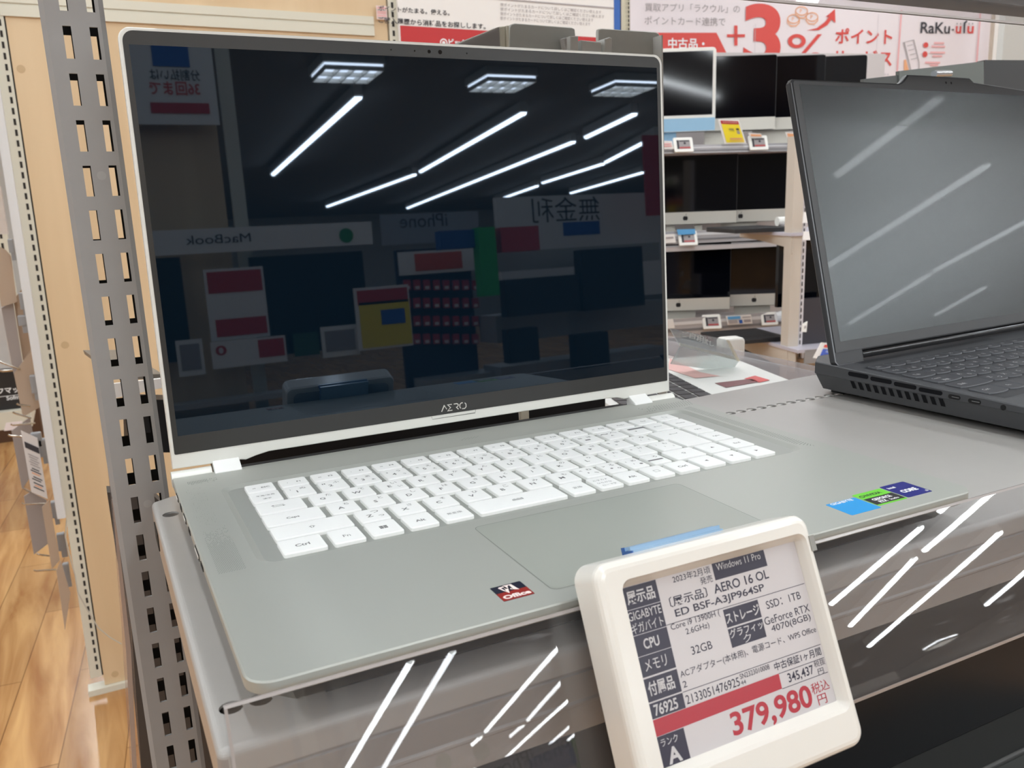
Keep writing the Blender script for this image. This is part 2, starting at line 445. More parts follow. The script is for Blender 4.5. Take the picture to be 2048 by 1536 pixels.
for i in range(66):
    y = .0955 + i * .00182; s = min(1, i / 6.0)
    m.quad((.1695 - .007 * s, y, .00006), (.1695, y + .0022, .00006), (.1695, y + .0027, .00006), (.1695 - .007 * s, y + .0005, .00006))
m.build('vent_grille', groove_m, lap)
m = MB()
for i in range(22):
    for j in range(5):
        x = .128 + i * .0022 + j * .0011; y = .2205 + j * .0026
        if random.random() < (1 - i / 9.0): continue
        m.quad((x, y, .00006), (x + .0005, y, .00006), (x + .0020, y + .0019, .00006), (x + .0015, y + .0019, .00006))
m.build('vent_slits', groove_m, lap)
m = MB()
for i in range(5): tick(-.006 + i * .0024, .2265, .0045, .004, .00035)
m.build('deck_mark', groove_m, lap)
# hinge cylinders
for (a, b) in ((-.1785, -.1562), (.1560, .1785)):
    MB().cyl((a, .2500, -.0018), (b, .2500, -.0018), .0046, 20).build('hinge_cylinder', lidw_m, lap)
# lid: local x along the laptop, y up the lid, z towards the viewer
TH = 1.52360; LM = frame((0, .25240, .02295), (1, 0, 0), (0, math.cos(TH), math.sin(TH)))
prof = [(-.1772, -.0190), (-.1390, -.0196), (-.1360, -.0202), (-.1300, -.0186), (-.1220, -.0172), (.1220, -.0172), (.1300, -.0178), (.1360, -.0196), (.1390, -.0196), (.1772, -.0190)]
tr = [p for p in rrect(-.1772, .1772, .1, .2245, (0, 0, .0065, .0065), 8)[2:]]
P = prof + tr
m = MB(LM); m.prism(P, -.0052, .0006, ch=.0007, cb=.0012, n=3); lid = m.build('lid', lidw_m, lap)
m = MB(LM); m.prism(rrect(-.1752, .1752, -.0106, .2227, (.0008, .0008, .0058, .0058), 8), .0004, .0009)
m.prism([(-.0440, .2159), (.0440, .2159), (.0458, .2195), (-.0458, .2195)], .0008, .00105)
m.build('bezel', bezel_m, lap)
m = MB(LM); m.rect(-.1723, .1723, 0, .2154, .00095); m.build('display', screen_m, lap)
m = MB(LM)
for x in (-.0251, -.0099, .0252): m.flat(circle(x, .2190, .0005, 8), .0012)
m.flat(circle(.0070, .2190, .0013, 16), .0012); m.flat(circle(-.0003, .2190, .0011, 12), .0011)
m.build('webcam', mat('webcam_lens', (14, 14, 16), 0.1), lap)
m = MB(LM); z = .00115; lw = .00058
y0, y1 = -.0086, -.0046
m.stroke([(-.0088, y0), (-.0066, y1), (-.0050, y0 + .0012)], lw, z); m.stroke([(-.0066, y1), (-.0061, y1 - .0010)], lw, z)
m.stroke([(-.0012, y1), (-.0042, y1), (-.0022, (y0 + y1) / 2), (-.0044, y0), (-.0010, y0)], lw, z)
m.stroke([(.0002, y1), (.0026, y1), (.0034, y1 - .0008), (.0034, y1 - .0014), (.0026, y0 + .0018), (.0018, y0 + .0018), (.0034, y0)], lw, z)
m.stroke([(.0052, y0 + .0004), (.0045, y0 + .0012), (.0045, y1 - .0010), (.0056, y1), (.0068, y1)], lw, z)
m.stroke([(.0060, y0), (.0080, y0), (.0090, y0 + .0010), (.0090, y1 - .0012), (.0082, y1 - .0002)], lw, z)
m.build('maker_lettering', mat('bezel_print', (210, 208, 200), 0.5), lap)
m = MB(LM); m.stroke([(-.0160, -.0108), (-.0155, -.0128), (.0155, -.0128), (.0160, -.0108)], .0003, .00075); m.build('lid_notch', groove_m, lap)
# hinge blocks
for x0 in (-.1552, .1398):
    m = MB(frame((x0, .2418, .0), (0, 1, 0), (0, 0, 1)))
    m.prism([(0, -.004), (.0110, -.004), (.0128, .0055), (.0118, .0062), (.0104, .0058), (.0006, .0012), (0, .0004)], 0, .0153, ch=.0004, cb=.0004)
    m.build('hinge_block', key_m, lap)
# ports on the left side
for (ya, yb, za, zb, tg) in ((.222, .213, -.0012, -.0042, 1), (.203, .196, -.0012, -.0042, 0), (.186, .176, -.0012, -.0042, 1), (.165, .158, -.0014, -.004, 0), (.138, .124, -.0012, -.0043, 1), (.118, .110, -.0016, -.0038, 0)):
    pt_ = MB().box(-.1788, -.1780, yb, ya, zb, za).build('side_port', hole_m, lap)
    if tg: MB().box(-.1791, -.1785, yb + .0008, ya - .0008, -.0032, -.0022).build('port_tongue', white_pl, pt_)

# keys: (x0, x1, row front, legends)
RF = {0: (.1943, .2077), 1: (.1757, .1926), 2: (.1567, .1737), 3: (.1380, .1549), 4: (.1192, .1361), 5: (.1003, .1173)}
def key(x0, x1, row, leg=(), poly=None):
    yf, yb = RF[row]; m = MB()
    P = poly or rrect(x0, x1, yf, yb, .0012, 3)
    m.prism(P, -.0015, .0004, 0, ch=.0005, n=2)
    w_ = x1 - x0; d_ = yb - yf
    for (s, fx, fy, hh, bold) in leg:
        if s == 'WIN':
            for ax in (-.0019, .0001):
                for ay in (-.0017, .0001): m.rect(x0 + w_ * fx + ax, x0 + w_ * fx + ax + .0018, yf + d_ * fy + ay, yf + d_ * fy + ay + .0016, .00045, 1)
        elif s == 'UPARROW':
            cx, cy = x0 + w_ * fx, yf + d_ * fy
            m.stroke([(cx - .0006, cy - .0012), (cx - .0006, cy), (cx - .0014, cy), (cx, cy + .0014), (cx + .0014, cy), (cx + .0006, cy), (cx + .0006, cy - .0012)], .0003, .00045, 1, True)
        elif s in ('TL', 'TR', 'TU', 'TD'):
            cx, cy = x0 + w_ * fx, yf + d_ * fy; q = .0013
            tri = {'TL': [(-q, 0), (q * .7, -q), (q * .7, q)], 'TR': [(q, 0), (-q * .7, q), (-q * .7, -q)], 'TU': [(0, q), (-q, -q * .7), (q, -q * .7)], 'TD': [(0, -q), (q, q * .7), (-q, q * .7)]}[s]
            m.flat([(cx + a, cy + b) for a, b in tri], .00045, 1)
        elif s == 'BLBAR': m.rect(x0 + w_ * fx - .0012, x0 + w_ * fx + .0012, yf + d_ * fy, yf + d_ * fy + .0004, .0006, 0)
        elif s == 'SQ': m.stroke([(x0 + w_ * fx - .0016, yf + d_ * fy - .0014), (x0 + w_ * fx + .0016, yf + d_ * fy - .0014), (x0 + w_ * fx + .0016, yf + d_ * fy + .0014), (x0 + w_ * fx - .0016, yf + d_ * fy + .0014)], .00025, .00045, 1, True)
        elif s == 'KBD':
            for i in range(9): m.rect(x0 + w_ * fx - .0032 + i * .0007, x0 + w_ * fx - .0028 + i * .0007, yf + d_ * fy - .001, yf + d_ * fy + .001 + .0004 * (i % 3), .00045, 1)
        elif s in ('ENT', 'BS', 'TABK'):
            cx, cy = x0 + w_ * fx, yf + d_ * fy
            m.stroke([(cx - .0030, cy), (cx + .0030, cy)], .0004, .00045, 1); m.flat([(cx - .0036, cy), (cx - .0022, cy - .0008), (cx - .0022, cy + .0008)], .00045, 1)
            if s == 'ENT': m.stroke([(cx + .0030, cy), (cx + .0030, cy + .0012)], .0004, .00045, 1)
            if s == 'TABK': m.stroke([(cx - .0030, cy - .0018), (cx + .0030, cy - .0018)], .0004, .00045, 1); m.flat([(cx + .0036, cy - .0018), (cx + .0022, cy - .001), (cx + .0022, cy - .0026)], .00045, 1)
        else: m.text(s, x0 + w_ * fx, yf + d_ * fy, None, hh, .00045, 1, bold, 2, True, w_ * .86)
    m.build('key', [key_m, key_ink], lap)
F = ['ESC', 'F1', 'F2', 'F3', 'F4', 'F5', 'F6', 'F7', 'F8', 'F9', 'F10', 'F11', 'F12', 'PrtSc', 'Del', '']
for i, s in enumerate(F):
    x0 = -.1448 + i * .01816; lg = []
    if s in ('PrtSc', 'Del'): lg = [(s, .5, .38, .0020, .01)]
    elif s: lg = [(s, .68, .38, .0021, .02), ('/', .28, .40, .0016, .0) if i % 2 else ('=', .28, .42, .0011, .0)]
    else: lg = [('SQ', .5, .5, 0, 0)]
    key(x0, x0 + .0152, 0, lg)
key(-.1451, -.1295, 1, [('半角/全角', .5, .55, .0022, 0), ('漢字', .5, .22, .0022, 0)])
N = [('1', '!', 'ぬ', ''), ('2', '"', 'ふ', ''), ('3', '#', 'あ', 'ぁ'), ('4', '$', 'う', 'ぅ'), ('5', '%', 'え', 'ぇ'), ('6', '&', 'お', 'ぉ'), ('7', "'", 'や', 'ゃ'), ('8', '(', 'ゆ', 'ゅ'), ('9', ')', 'よ', 'ょ'), ('0', '', 'わ', 'を'), ('-', '=', 'ほ', ''), ('^', '~', 'へ', ''), ('¥', '|', 'ー', '')]
def lab(a, sh, k, k2):
    r = [(a, .40, .33, .0033 if len(a) == 1 and a.isalnum() else .0018, .02)]
    if sh: r.append((sh, .2, .62, .0018, .01))
    if k: r.append((k, .66, .62, .0030, .0))
    if k2: r.append((k2, .76, .24, .0022, .0))
    return r
for i, t in enumerate(N): key(-.1268 + i * .01829, -.1268 + i * .01829 + .0149, 1, lab(*t))
key(.1106, .1246, 1, [('BS', .5, .5, 0, 0)]); key(.1277, .1430, 1, [('Home', .5, .4, .0020, .01)])
key(-.1452, -.1215, 2, [('TABK', .45, .6, 0, 0)])
for i, t in enumerate([('Q', '', 'た', ''), ('W', '', 'て', ''), ('E', '', 'い', 'ぃ'), ('R', '', 'す', ''), ('T', '', 'か', ''), ('Y', '', 'ん', ''), ('U', '', 'な', ''), ('I', '', 'に', ''), ('O', '', 'ら', ''), ('P', '', 'せ', ''), ('@', '`', '゛', ''), ('[', '{', '゜', '「')]):
    key(-.1178 + i * .01829, -.1178 + i * .01829 + .0149, 2, lab(*t))
key(.1277, .1425, 2, [('PgUp', .5, .4, .0022, .01)])
key(-.1454, -.1167, 3, [('Caps', .48, .32, .0031, .02)])
for i, t in enumerate([('A', '', 'ち', ''), ('S', '', 'と', ''), ('D', '', 'し', ''), ('F', '', 'は', ''), ('G', '', 'き', ''), ('H', '', 'く', ''), ('J', '', 'ま', ''), ('K', '', 'の', ''), ('L', '', 'り', ''), (';', '+', 'れ', ''), (':', '*', 'け', ''), (']', '}', 'む', '」')]):
    lg = lab(*t)
    if t[0] in 'FJ': lg.append(('BLBAR', .5, .14, 0, 0))
    key(-.1132 + i * .01826, -.1132 + i * .01826 + .0147, 3, lg)
key(.1055, .1245, 3, [('ENT', .5, 1.55, 0, 0)], poly=[(.1055, .1380), (.1245, .1380), (.1245, .1737), (.1022, .1737), (.1022, .1567), (.1055, .1567)])
key(.1271, .1421, 3, [('PgDn', .5, .4, .0022, .01)])
key(-.1452, -.1077, 4, [('UPARROW', .5, .5, 0, 0)])
zx = [(-.1041, -.0892), (-.0857, -.0708), (-.0674, -.0526), (-.0489, -.0345), (-.0309, -.0165), (-.0129, .0015), (.0052, .0197), (.0228, .0350), (.0382, .0500), (.0535, .0648), (.0682, .0802)]
for (a, b), t in zip(zx, [('Z', '', 'つ', 'っ'), ('X', '', 'さ', ''), ('C', '', 'そ', ''), ('V', '', 'ひ', ''), ('B', '', 'こ', ''), ('N', '', 'み', ''), ('M', '', 'も', ''), (',', '<', 'ね', '、'), ('.', '>', 'る', '。'), ('/', '?', 'め', '・'), ('_', '', 'ろ', '')]):
    key(a, b, 4, lab(*t))
key(.0842, .1053, 4, [('UPARROW', .5, .5, 0, 0)]); key(.1081, .1237, 4, [('TU', .5, .5, 0, 0)]); key(.1269, .1422, 4, [('End', .5, .4, .0022, .01)])
bot = [(-.1455, -.1257, [('Ctrl', .5, .36, .0031, .02)]), (-.1225, -.1077, [('Fn', .5, .36, .0028, .0)]), (-.1045, -.0893, [('WIN', .5, .5, 0, 0)]), (-.0859, -.0714, [('Alt', .5, .36, .0029, .02)]), (-.0679, -.0532, [('無変換', .5, .4, .0025, 0)]),
       (-.0497, -.0002, [('KBD', .5, .5, 0, 0)]), (.0033, .0169, [('変換', .5, .4, .0027, 0)]), (.0201, .0344, [('カタカナ', .45, .64, .0021, 0), ('ひらがな', .45, .38, .0021, 0), ('ローマ字', .5, .14, .0021, 0)]), (.0372, .0513, [('Alt', .5, .36, .0028, .02)]),
       (.0546, .0683, [('SQ', .5, .5, 0, 0)]), (.0714, .0856, [('Ctrl', .5, .36, .0028, .02)]), (.0889, .1039, [('TL', .5, .5, 0, 0)]), (.1073, .1225, [('TD', .5, .5, 0, 0)]), (.1260, .1410, [('TR', .5, .5, 0, 0)])]
for a, b, lg in bot: key(a, b, 5, lg)

# palm-rest stickers
def sticker(x0, x1, y0, y1, mats, label, draw, r=.0008):
    m = MB(); m.prism(rrect(x0, x1, y0, y1, r, 3), 0, .0001, 0); draw(m); m.build('sticker', mats, lap, label)
st_w = mat('sticker_white_print', (236, 238, 240), 0.5)
def g1(m):
    m.text('GIGABYTE', .1012, .0205, .0145, None, .00015, 1, .03)
sticker(.0990, .1188, .0068, .0232, [mat('sticker_blue', (40, 150, 216), 0.35), st_w, mat('sticker_pale_blue', (120, 190, 232), 0.4)], 'sky-blue sticker with white lettering', g1)
def g2(m):
    m.rect(.1198, .1396, .0103, .0186, .00013, 1); m.text('NVIDIA', .1248, .0206, .0110, None, .00015, 1, .03)
    m.stroke(circle(.1225, .0217, .0014, 12, .0010), .0006, .00015, 1, True)
    m.text('GEFORCE', .1232, .0146, .0125, .0026, .00016, 2, .04); m.text('RTX', .1240, .0112, .0052, .0026, .00016, 2, .04); m.text('Studio', .1310, .0115, .0060, .0018, .00016, 2, .02)
sticker(.1196, .1398, .0090, .0258, [mat('sticker_green', (112, 205, 60), 0.35), mat('sticker_black', (44, 42, 46), 0.35), st_w], 'green and black sticker with white lettering', g2)
def g3(m):
    m.text('intel', .1425, .0222, .0050, None, .00015, 1, .03); m.text('CORE', .1444, .0148, .0108, .0036, .00015, 1, .05, 3); m.text('i9', .1560, .0108, .0016, None, .00015, 1, .02)
sticker(.1408, .1584, .0095, .0272, [mat('sticker_navy', (38, 42, 122), 0.3), st_w], 'navy square sticker with white lettering', g3)
def g4(m):
    m.rect(-.0810, -.0676, .0113, .0182, .00013, 1); m.text('Office', -.0800, .0124, .0118, .0032, .00016, 2, .05)
    m.stroke([(-.0778, .0226), (-.0762, .0176), (-.0748, .0232), (-.0726, .0232), (-.0722, .0180), (-.0740, .0200)], .0011, .00016, 2)
    m.stroke([(-.0778, .0226), (-.0757, .0226), (-.0752, .0205)], .0010, .00016, 2)
sticker(-.0810, -.0676, .0113, .0243, [mat('sticker_dark_navy', (34, 36, 50), 0.35), mat('sticker_red', (142, 44, 38), 0.35), mat('sticker_pink_white', (238, 222, 216), 0.4)], 'small red and navy sticker reading Office', g4, .0005)
# ------------------------------------------------------------------ electronic price tag in front of the laptop
a_ = 0.4154
EM = frame((-.0049, -.0297, -.0204), (1, 0.0, 0.0), (0, math.sin(a_), math.cos(a_)))   # local x right, y up the face, z to the viewer
tagc = thing('price_tag', 'large white electronic price tag showing 379,980 in red, clipped before the white laptop', 'price tag', (-.0049, -.0297, -.0204))
hous = mat('tag_housing', (226, 222, 214), 0.16, 0.0, 0.5)
m = MB(EM); P = rrect(-.0545, .0485, -.0495, .0425, .0065, 7)
inner = rrect(-.0447, .0447, -.0355, .0350, .004, 7)
dispw = rrect(-.0425, .0425, -.0320, .0320, .0004, 7)
# rounded body with a sunk bevel round the display
cur = P; z = -.0075; m.ring(inset(P, .001), -.0125, P, -.0105); m.ring(P, -.0105, P, .0028); zc = .0028
for j in range(1, 5):
    a = math.pi / 2 * j / 4; nx = inset(P, .0035 * (1 - math.cos(a))); zz = .0028 + .0035 * math.sin(a); m.ring(cur, zc, nx, zz); cur = nx; zc = zz
m.flat(cur, zc, 0, [inner])
q0 = inset(inner, .0010); m.ring(q0, .0046, inner, zc)
m.ring(dispw, .0017, q0, .0046); m.ring(dispw, .0010, dispw, .0017)
k = len(m.f); m.flat(inset(P, .001), -.0125)
for i in range(k, len(m.f)): m.f[i] = tuple(reversed(m.f[i]))
m.build('housing', hous, tagc)
m = MB(EM); m.prism([(.0460, .0268), (.0486, .0268), (.0487, .0330), (.0462, .0330)], .0050, .0066); m.build('status_window', mat('tag_window_grey', (140, 138, 132), 0.3), tagc)
e_w = mat('epaper_white', (196, 190, 190), 0.22, 0.0, 0.5); e_k = mat('epaper_black', (48, 45, 60), 0.25); e_r = mat('epaper_red', (168, 46, 58), 0.25); e_t = mat('epaper_reverse', (190, 186, 186), 0.3)
m = MB(EM); z0 = .0014; z1 = .00145; z2 = .0015
u = .001
m.rect(-.0425, .0425, -.032, .032, z0, 0)
def bx(x0, x1, y0, y1, k=1): m.rect(x0 * u, x1 * u, y0 * u, y1 * u, z1, k)
def tx(s, x0, x1, y0, h, k=1, bold=0.0): m.text(s, x0 * u, y0 * u, (x1 - x0) * u, h * u, z2, k, bold, 4)
for (y0, y1) in ((23.7, 31.8), (14.5, 23.5), (6.9, 14.3), (-.5, 6.7), (-9.2, -1.1), (-15.1, -9.7)): bx(-42.3, -27.0, y0, y1)
bx(-42.3, -30, -32, -21.3)
bx(-.4, 26, 25.5, 31.9); bx(-.4, 16.9, 7.3, 14.1); bx(-.4, 16.8, -.3, 6.7)
m.add([(-42.3 * u, -15.4 * u, z1), (-42.3 * u, -21.2 * u, z1), (17.8 * u, -20.5 * u, z1), (18.0 * u, -14.8 * u, z1)], [(0, 1, 2, 3)], 2)
for (x0, x1, y) in ((-26.9, 42, 14.8), (-26.9, 42, -9.65), (17.8, 42, -20.6), (18, 42, -14.9)): bx(x0, x1, y - .12, y + .12)
tx('展示品', -41.0, -28.6, 24.9, 5.2, 3, .02); tx('GIGABYTE', -42.2, -27.6, 19.7, 3.1, 3); tx('ギガバイト', -41.9, -27.8, 15.0, 3.8, 3)
tx('CPU', -38.4, -31.5, 8.8, 3.7, 3, .02); tx('メモリ', -40.0, -30.3, 1.2, 4.0, 3); tx('付属品', -40.8, -29.3, -7.4, 5.0, 3, .02); tx('76925', -40.4, -30.0, -14.4, 4.0, 3, .02)
tx('ランク', -40.8, -33.3, -25.0, 2.6, 3); tx('A', -39.2, -33.2, -31.6, 5.6, 3, .03)
tx('2023年2月頃', -19.6, -1.7, 28.7, 2.8); tx('発売', -7.5, -1.6, 25.3, 2.8); tx('Windows 11 Pro', 1.4, 23.6, 28.8, 2.6, 3, -.005)
tx('〔展示品〕', -23.3, -5.6, 20.3, 4.0, 1, .01); tx('AERO 16 OL', -2.2, 25.3, 20.7, 3.6, 1, .012); tx('ED BSF-A3JP964SP', -22.0, 21.6, 15.8, 3.6, 1, .012)
tx('Core i9 13900H (', -25.3, -2.2, 11.9, 2.8); tx('2.6GHz)', -19.3, -8.3, 8.8, 2.8); tx('32GB', -18.9, -9.2, 1.8, 3.0)
tx('ストレージ', -.1, 16.6, 8.6, 4.0, 3, .015); tx('グラフィッ', -.1, 16.4, 3.1, 3.3, 3, .01); tx('ク', 5.6, 9.6, .0, 3.0, 3)
tx('SSD：1TB', 20.4, 38.4, 9.5, 3.0); tx('GeForce RTX', 17.6, 41.2, 3.8, 3.0); tx('4070(8GB)', 19.9, 40.5, -.1, 3.2)
tx('ACアダプター(本体用)、電源コード、WPS Office', -26.1, 41.6, -5.2, 3.3); tx('2', -26.0, -24.2, -8.3, 2.3)
tx('中古保証1ヶ月間', 16.7, 41.2, -13.6, 3.2, 1, .01); tx('2133051476925', -26.2, -1.0, -14.2, 3.2); tx('SN2323010008', -.3, 14.4, -12.1, 1.9); tx('44', -.5, 1.9, -14.2, 1.5)
tx('345,437', 21.8, 35.2, -19.9, 4.0, 1, .012); tx('税抜', 36.0, 41.9, -17.4, 2.4); tx('円', 37.1, 40.1, -20.4, 2.2)
tx('379,980', -9.3, 31.0, -32.0, 9.8, 2, .026); tx('税込', 31.6, 41.0, -26.8, 4.2, 2); tx('円', 33.4, 38.0, -31.3, 3.8, 2)
m.build('display', [e_w, e_k, e_r, e_t], tagc)
blue_clr = mat('clip_blue_plastic', (146, 176, 202), 0.12, 0.0, 0.6)
blue_dk = mat('clip_blue_edge', (46, 92, 160), 0.2)
m = MB(EM @ Matrix.Translation((.0040, -.0004, 0))); m.box(-.0290, .0160, .0230, .0450, -.0206, -.0190, 0); m.box(-.0290, .0160, .0420, .0434, -.0190, -.0130, 0); m.box(-.0290, .0160, .0434, .0450, -.0160, -.0146, 0)
m.box(-.0294, -.0289, .0230, .0451, -.0208, -.0188, 1); m.box(-.0294, -.0289, .0416, .0436, -.0190, -.0128, 1); m.box(-.0290, .0160, .0433, .0436, -.0186, -.0168, 1)
m.build('blue_clip', [blue_clr, blue_dk], tagc)
m = MB(EM); m.prism(rrect(-.0480, .0420, -.0430, .0370, .005), -.0148, -.0126, ch=.0008); m.build('mount_plate', acrylic('holder_clear', (0.82, 0.85, 0.88), haze=.12), tagc)

# ------------------------------------------------------------------ grey steel display shelf with its clear front rail
FT = math.radians(25.5); FDN = V(0, -math.sin(FT), -math.cos(FT)); FN = V(0, -math.cos(FT), math.sin(FT))
P0 = V(0, -.0040, -.0015); XR = 1.25
edge_m = mat('acrylic_edge', (158, 150, 146), 0.22)
rail_m = acrylic('rail_acrylic', (0.93, 0.93, 0.935), 1.15, scratch=.16, rough=.012, haze=.025)
def make_shelf(label, rlabel, dy, dz_, XL, main):
    root = thing('display_shelf', label, 'shelf', (.5, .15 + dy, -.03 + dz_))
    T = Matrix.Translation((0, dy, dz_)); zt = -.0205
    back = (lambda x: .2895 + .0640 * x) if main else (lambda x: .10)
    R = .0032
    P = [(XL + R, .0006 + R), (XR, .0006 + R), (XR, back(XR)), (XL + .012, back(XL)), (XL + R, back(XL) - .005)]
    holes = []
    if main:
        holes = [circle(.234 + i * .0106, .247, .0040, 14) for i in range(18)]
        holes += [circle(-.1815, .2445, .0046, 14), circle(-.1700, .2445, .0046, 14), circle(-.1818, .0252, .0042, 14), circle(-.1716, .0252, .0042, 14)]
    m = MB(T); m.prism(P, zt - .0011, zt, 0, holes)
    zl = -.058 if main else -.040
    if not main: smat = mat('upper_shelf_dark', (62, 61, 62), .5)
    n = 6
    arc = [(R - R * math.sin(math.pi / 2 * i / n), zt - R + R * math.cos(math.pi / 2 * i / n)) for i in range(n + 1)]
    fr = [(.0006 + a_, z_) for a_, z_ in arc] + [(.0006, -.0310), (.0014, -.0314), (.0014, -.0324), (.0006, -.0328), (.0006, -.0336)] + ([(.0006, -.0440), (.0000, -.0450), (.0000, -.0460), (.0006, -.0470)] if main else []) + [(.0006, zl), (.0030, zl - .001), (.0140, zl - .001)]
    for i in range(len(fr) - 1):
        (ya, za), (yb, zb) = fr[i], fr[i + 1]
        m.quad((XL + R, ya, za), (XL + R, yb, zb), (XR, yb, zb), (XR, ya, za), 0 if i < 7 else 1)
    sd = [(XL + a_, z_) for a_, z_ in arc] + [(XL, zt - .0210), (XL + .004, zt - .0212)]
    yb_ = back(XL) - .005
    for i in range(len(sd) - 1):
        (xa, za), (xb, zb) = sd[i], sd[i + 1]
        m.quad((xa, yb_, za), (xb, yb_, zb), (xb, .0006 + R, zb), (xa, .0006 + R, za), 0 if i < 6 else 2)
    for i in range(n):      # rounded corner between the front and the left side
        for k in range(6):
            a0, a1 = math.pi / 2 * k / 6, math.pi / 2 * (k + 1) / 6
            def pt(i_, a_): r_ = R * math.sin(math.pi / 2 * i_ / n); return (XL + R - r_ * math.cos(a_), .0006 + R - r_ * math.sin(a_), zt - R + R * math.cos(math.pi / 2 * i_ / n))
            m.quad(pt(i, a0), pt(i + 1, a0), pt(i + 1, a1), pt(i, a1), 0)
    for k in range(6):
        a0, a1 = math.pi / 2 * k / 6, math.pi / 2 * (k + 1) / 6
        q0 = (XL + R - R * math.cos(a0), .0006 + R - R * math.sin(a0)); q1 = (XL + R - R * math.cos(a1), .0006 + R - R * math.sin(a1))
        m.quad((*q0, zt - R), (*q0, zl), (*q1, zl), (*q1, zt - R), 1)
    m.build('shelf_board', [shelf_m, mat('shelf_front_paint', (150, 145, 142), .42, noise=.03, nscale=40), mat('shelf_side_beige', (172, 156, 140), .45)] if main else [smat] * 3, root)
    if main:
        MB(T).box(XL + .004, XR, .012, .284, -.0350, -.0335).build('dark_backing', steel_dk, root)  # added dark sheet: darkens the holes and blocks light from below
        MB(T).box(XL - .0006, XL + .001, back(XL) - .045, back(XL) - .022, -.0370, -.0270).build('side_slot', slot_m, root)
    # clear sheet standing in front of the shelf edge, sloping down to the viewer
    th = .0026; L = .0675; xa = XL + .0030
    rail = thing('clear_front_rail', rlabel, 'guard rail', (.5, -.02 + dy, -.03 + dz_))
    def flex(x, s_, back):
        """the sheet is slightly bent and wedge-shaped at its free left end"""
        w_ = min(1, max(0, (0.0 - x) / .05)); w_ = w_ * w_ * (3 - 2 * w_)
        e = (-.0050 if back else .020) * (-.05 - x)
        return w_ * (-.0489 * s_ + e) - .00035 * math.sin(x * 9.0 + 1.0) * (s_ / L) ** 2
    F = lambda x, s_, o: P0 + V(x, 0, 0) + FDN * s_ + FN * (o + flex(x, s_, o <= -th))
    nx = 60; m = MB(T); me_ = MB(T); ml = MB(T)
    X_ = lambda i: xa + (XR - xa) * (i / nx) ** 1.6
    for o_, fl_ in ((0, False), (-th, True)):
        vs = []; fs = []
        for i in range(nx + 1):
            for j in range(9): s_ = .0012 + (L - .0012) * j / 8; vs.append(F(X_(i), s_, o_))
        for i in range(nx):
            for j in range(8):
                q = (i * 9 + j, i * 9 + j + 1, (i + 1) * 9 + j + 1, (i + 1) * 9 + j); fs.append(q[::-1] if fl_ else q)
        m.add(vs, fs)
    m.build('sheet', rail_m, rail)
    for i in range(nx):
        x0, x1 = X_(i), X_(i + 1)
        for (s0, o0, s1, o1) in ((.0012, 0, .0002, -.0006), (.0002, -.0006, 0, -.0013), (0, -.0013, .0003, -th)): me_.quad(F(x0, s1, o1), F(x0, s0, o0), F(x1, s0, o0), F(x1, s1, o1))
        for (s0, o0, s1, o1) in ((L, .0001, L + .0014, -.0006), (L + .0014, -.0006, L + .0006, -th)): ml.quad(F(x0, s0, o0), F(x0, s1, o1), F(x1, s1, o1), F(x1, s0, o0))
    me_.build('top_edge', edge_m, rail); ml.build('lower_edge', edge_m, rail)
    m = MB(T); m.quad(F(xa, .0012, 0), F(xa, L, 0), F(xa + .0010, L, .0001), F(xa + .0010, .0012, .0001)); m.build('end_edge', edge_m, rail)
    return root
make_shelf('grey steel shelf with rounded edges and a row of holes, carrying both laptops', 'clear plastic front guard under the white laptop, mirroring long ceiling lights', 0, 0, -.1900, True)
make_shelf('dark upper shelf board at the top right corner, behind a clear guard', 'clear plastic guard crossing the top right corner', .233, .3365, -.16, False)

# ------------------------------------------------------------------ slotted grey post at the left
post = thing('slotted_post', 'tall grey steel upright with two columns of slots left of the white laptop', 'post', (-.195, .31, FZ))
def px_(z): return -.1998 - .0028 * (z - .03) / .22 * .6
m = MB()
yf = .2962; xa, xb = -.2083, -.1810
zt = 1.2
n0 = 26; pitch = .025; ztop = .25223 + 8 * pitch
zs = []
holes = []
for i in range(34):
    z1 = ztop - i * pitch; z0 = z1 - .0172
    for x in (-.2007, -.1872): holes.append((x, x + .0042, z0, z1))
M = Matrix(((1, 0, 0, 0), (0, 0, 1, yf), (0, 1, 0, 0), (0, 0, 0, 1)))      # local (x,z) face
sh = lambda p: p
hl = [[(h[0], h[2]), (h[0], h[3]), (h[1], h[3]), (h[1], h[2])] for h in holes]
zb_, zt_ = ztop - 34 * pitch, ztop + .01
m.M = Matrix(((1, -.008, 0, 0), (0, 0, 1, 0), (0, 1, 0, 0), (0, 0, 0, 1)))
def band(x0, x1, z0, z1, d0=0.0, d1=None):
    m.add([(x0, z0, yf + d0), (x1, z0, yf + (d0 if d1 is None else d1)), (x1, z1, yf + (d0 if d1 is None else d1)), (x0, z1, yf + d0)], [(0, 1, 2, 3)])
xs = [xa, -.2007, -.1965, -.1872, -.1830, xb]
band(xa, xb, FZ, zb_); band(xa, xb, ztop, zt)
for i in range(34):
    z1 = ztop - i * pitch; z0 = z1 - .0172; zn = ztop - (i + 1) * pitch
    band(xa, xb, zn, z0)
    for k in (0, 2, 4): band(xs[k], xs[k + 1], z0, z1)
    for k in (1, 3):      # slot walls
        t = .0016
        for xx in (xs[k], xs[k + 1]): m.add([(xx, z0, yf), (xx, z1, yf), (xx, z1, yf + t), (xx, z0, yf + t)], [(0, 1, 2, 3)])
        for zz in (z0, z1): m.add([(xs[k], zz, yf), (xs[k + 1], zz, yf), (xs[k + 1], zz, yf + t), (xs[k], zz, yf + t)], [(0, 1, 2, 3)])
band(xa - .0026, xa, FZ, zt, .0022, 0); band(xb, xb + .0026, FZ, zt, 0, .0022)
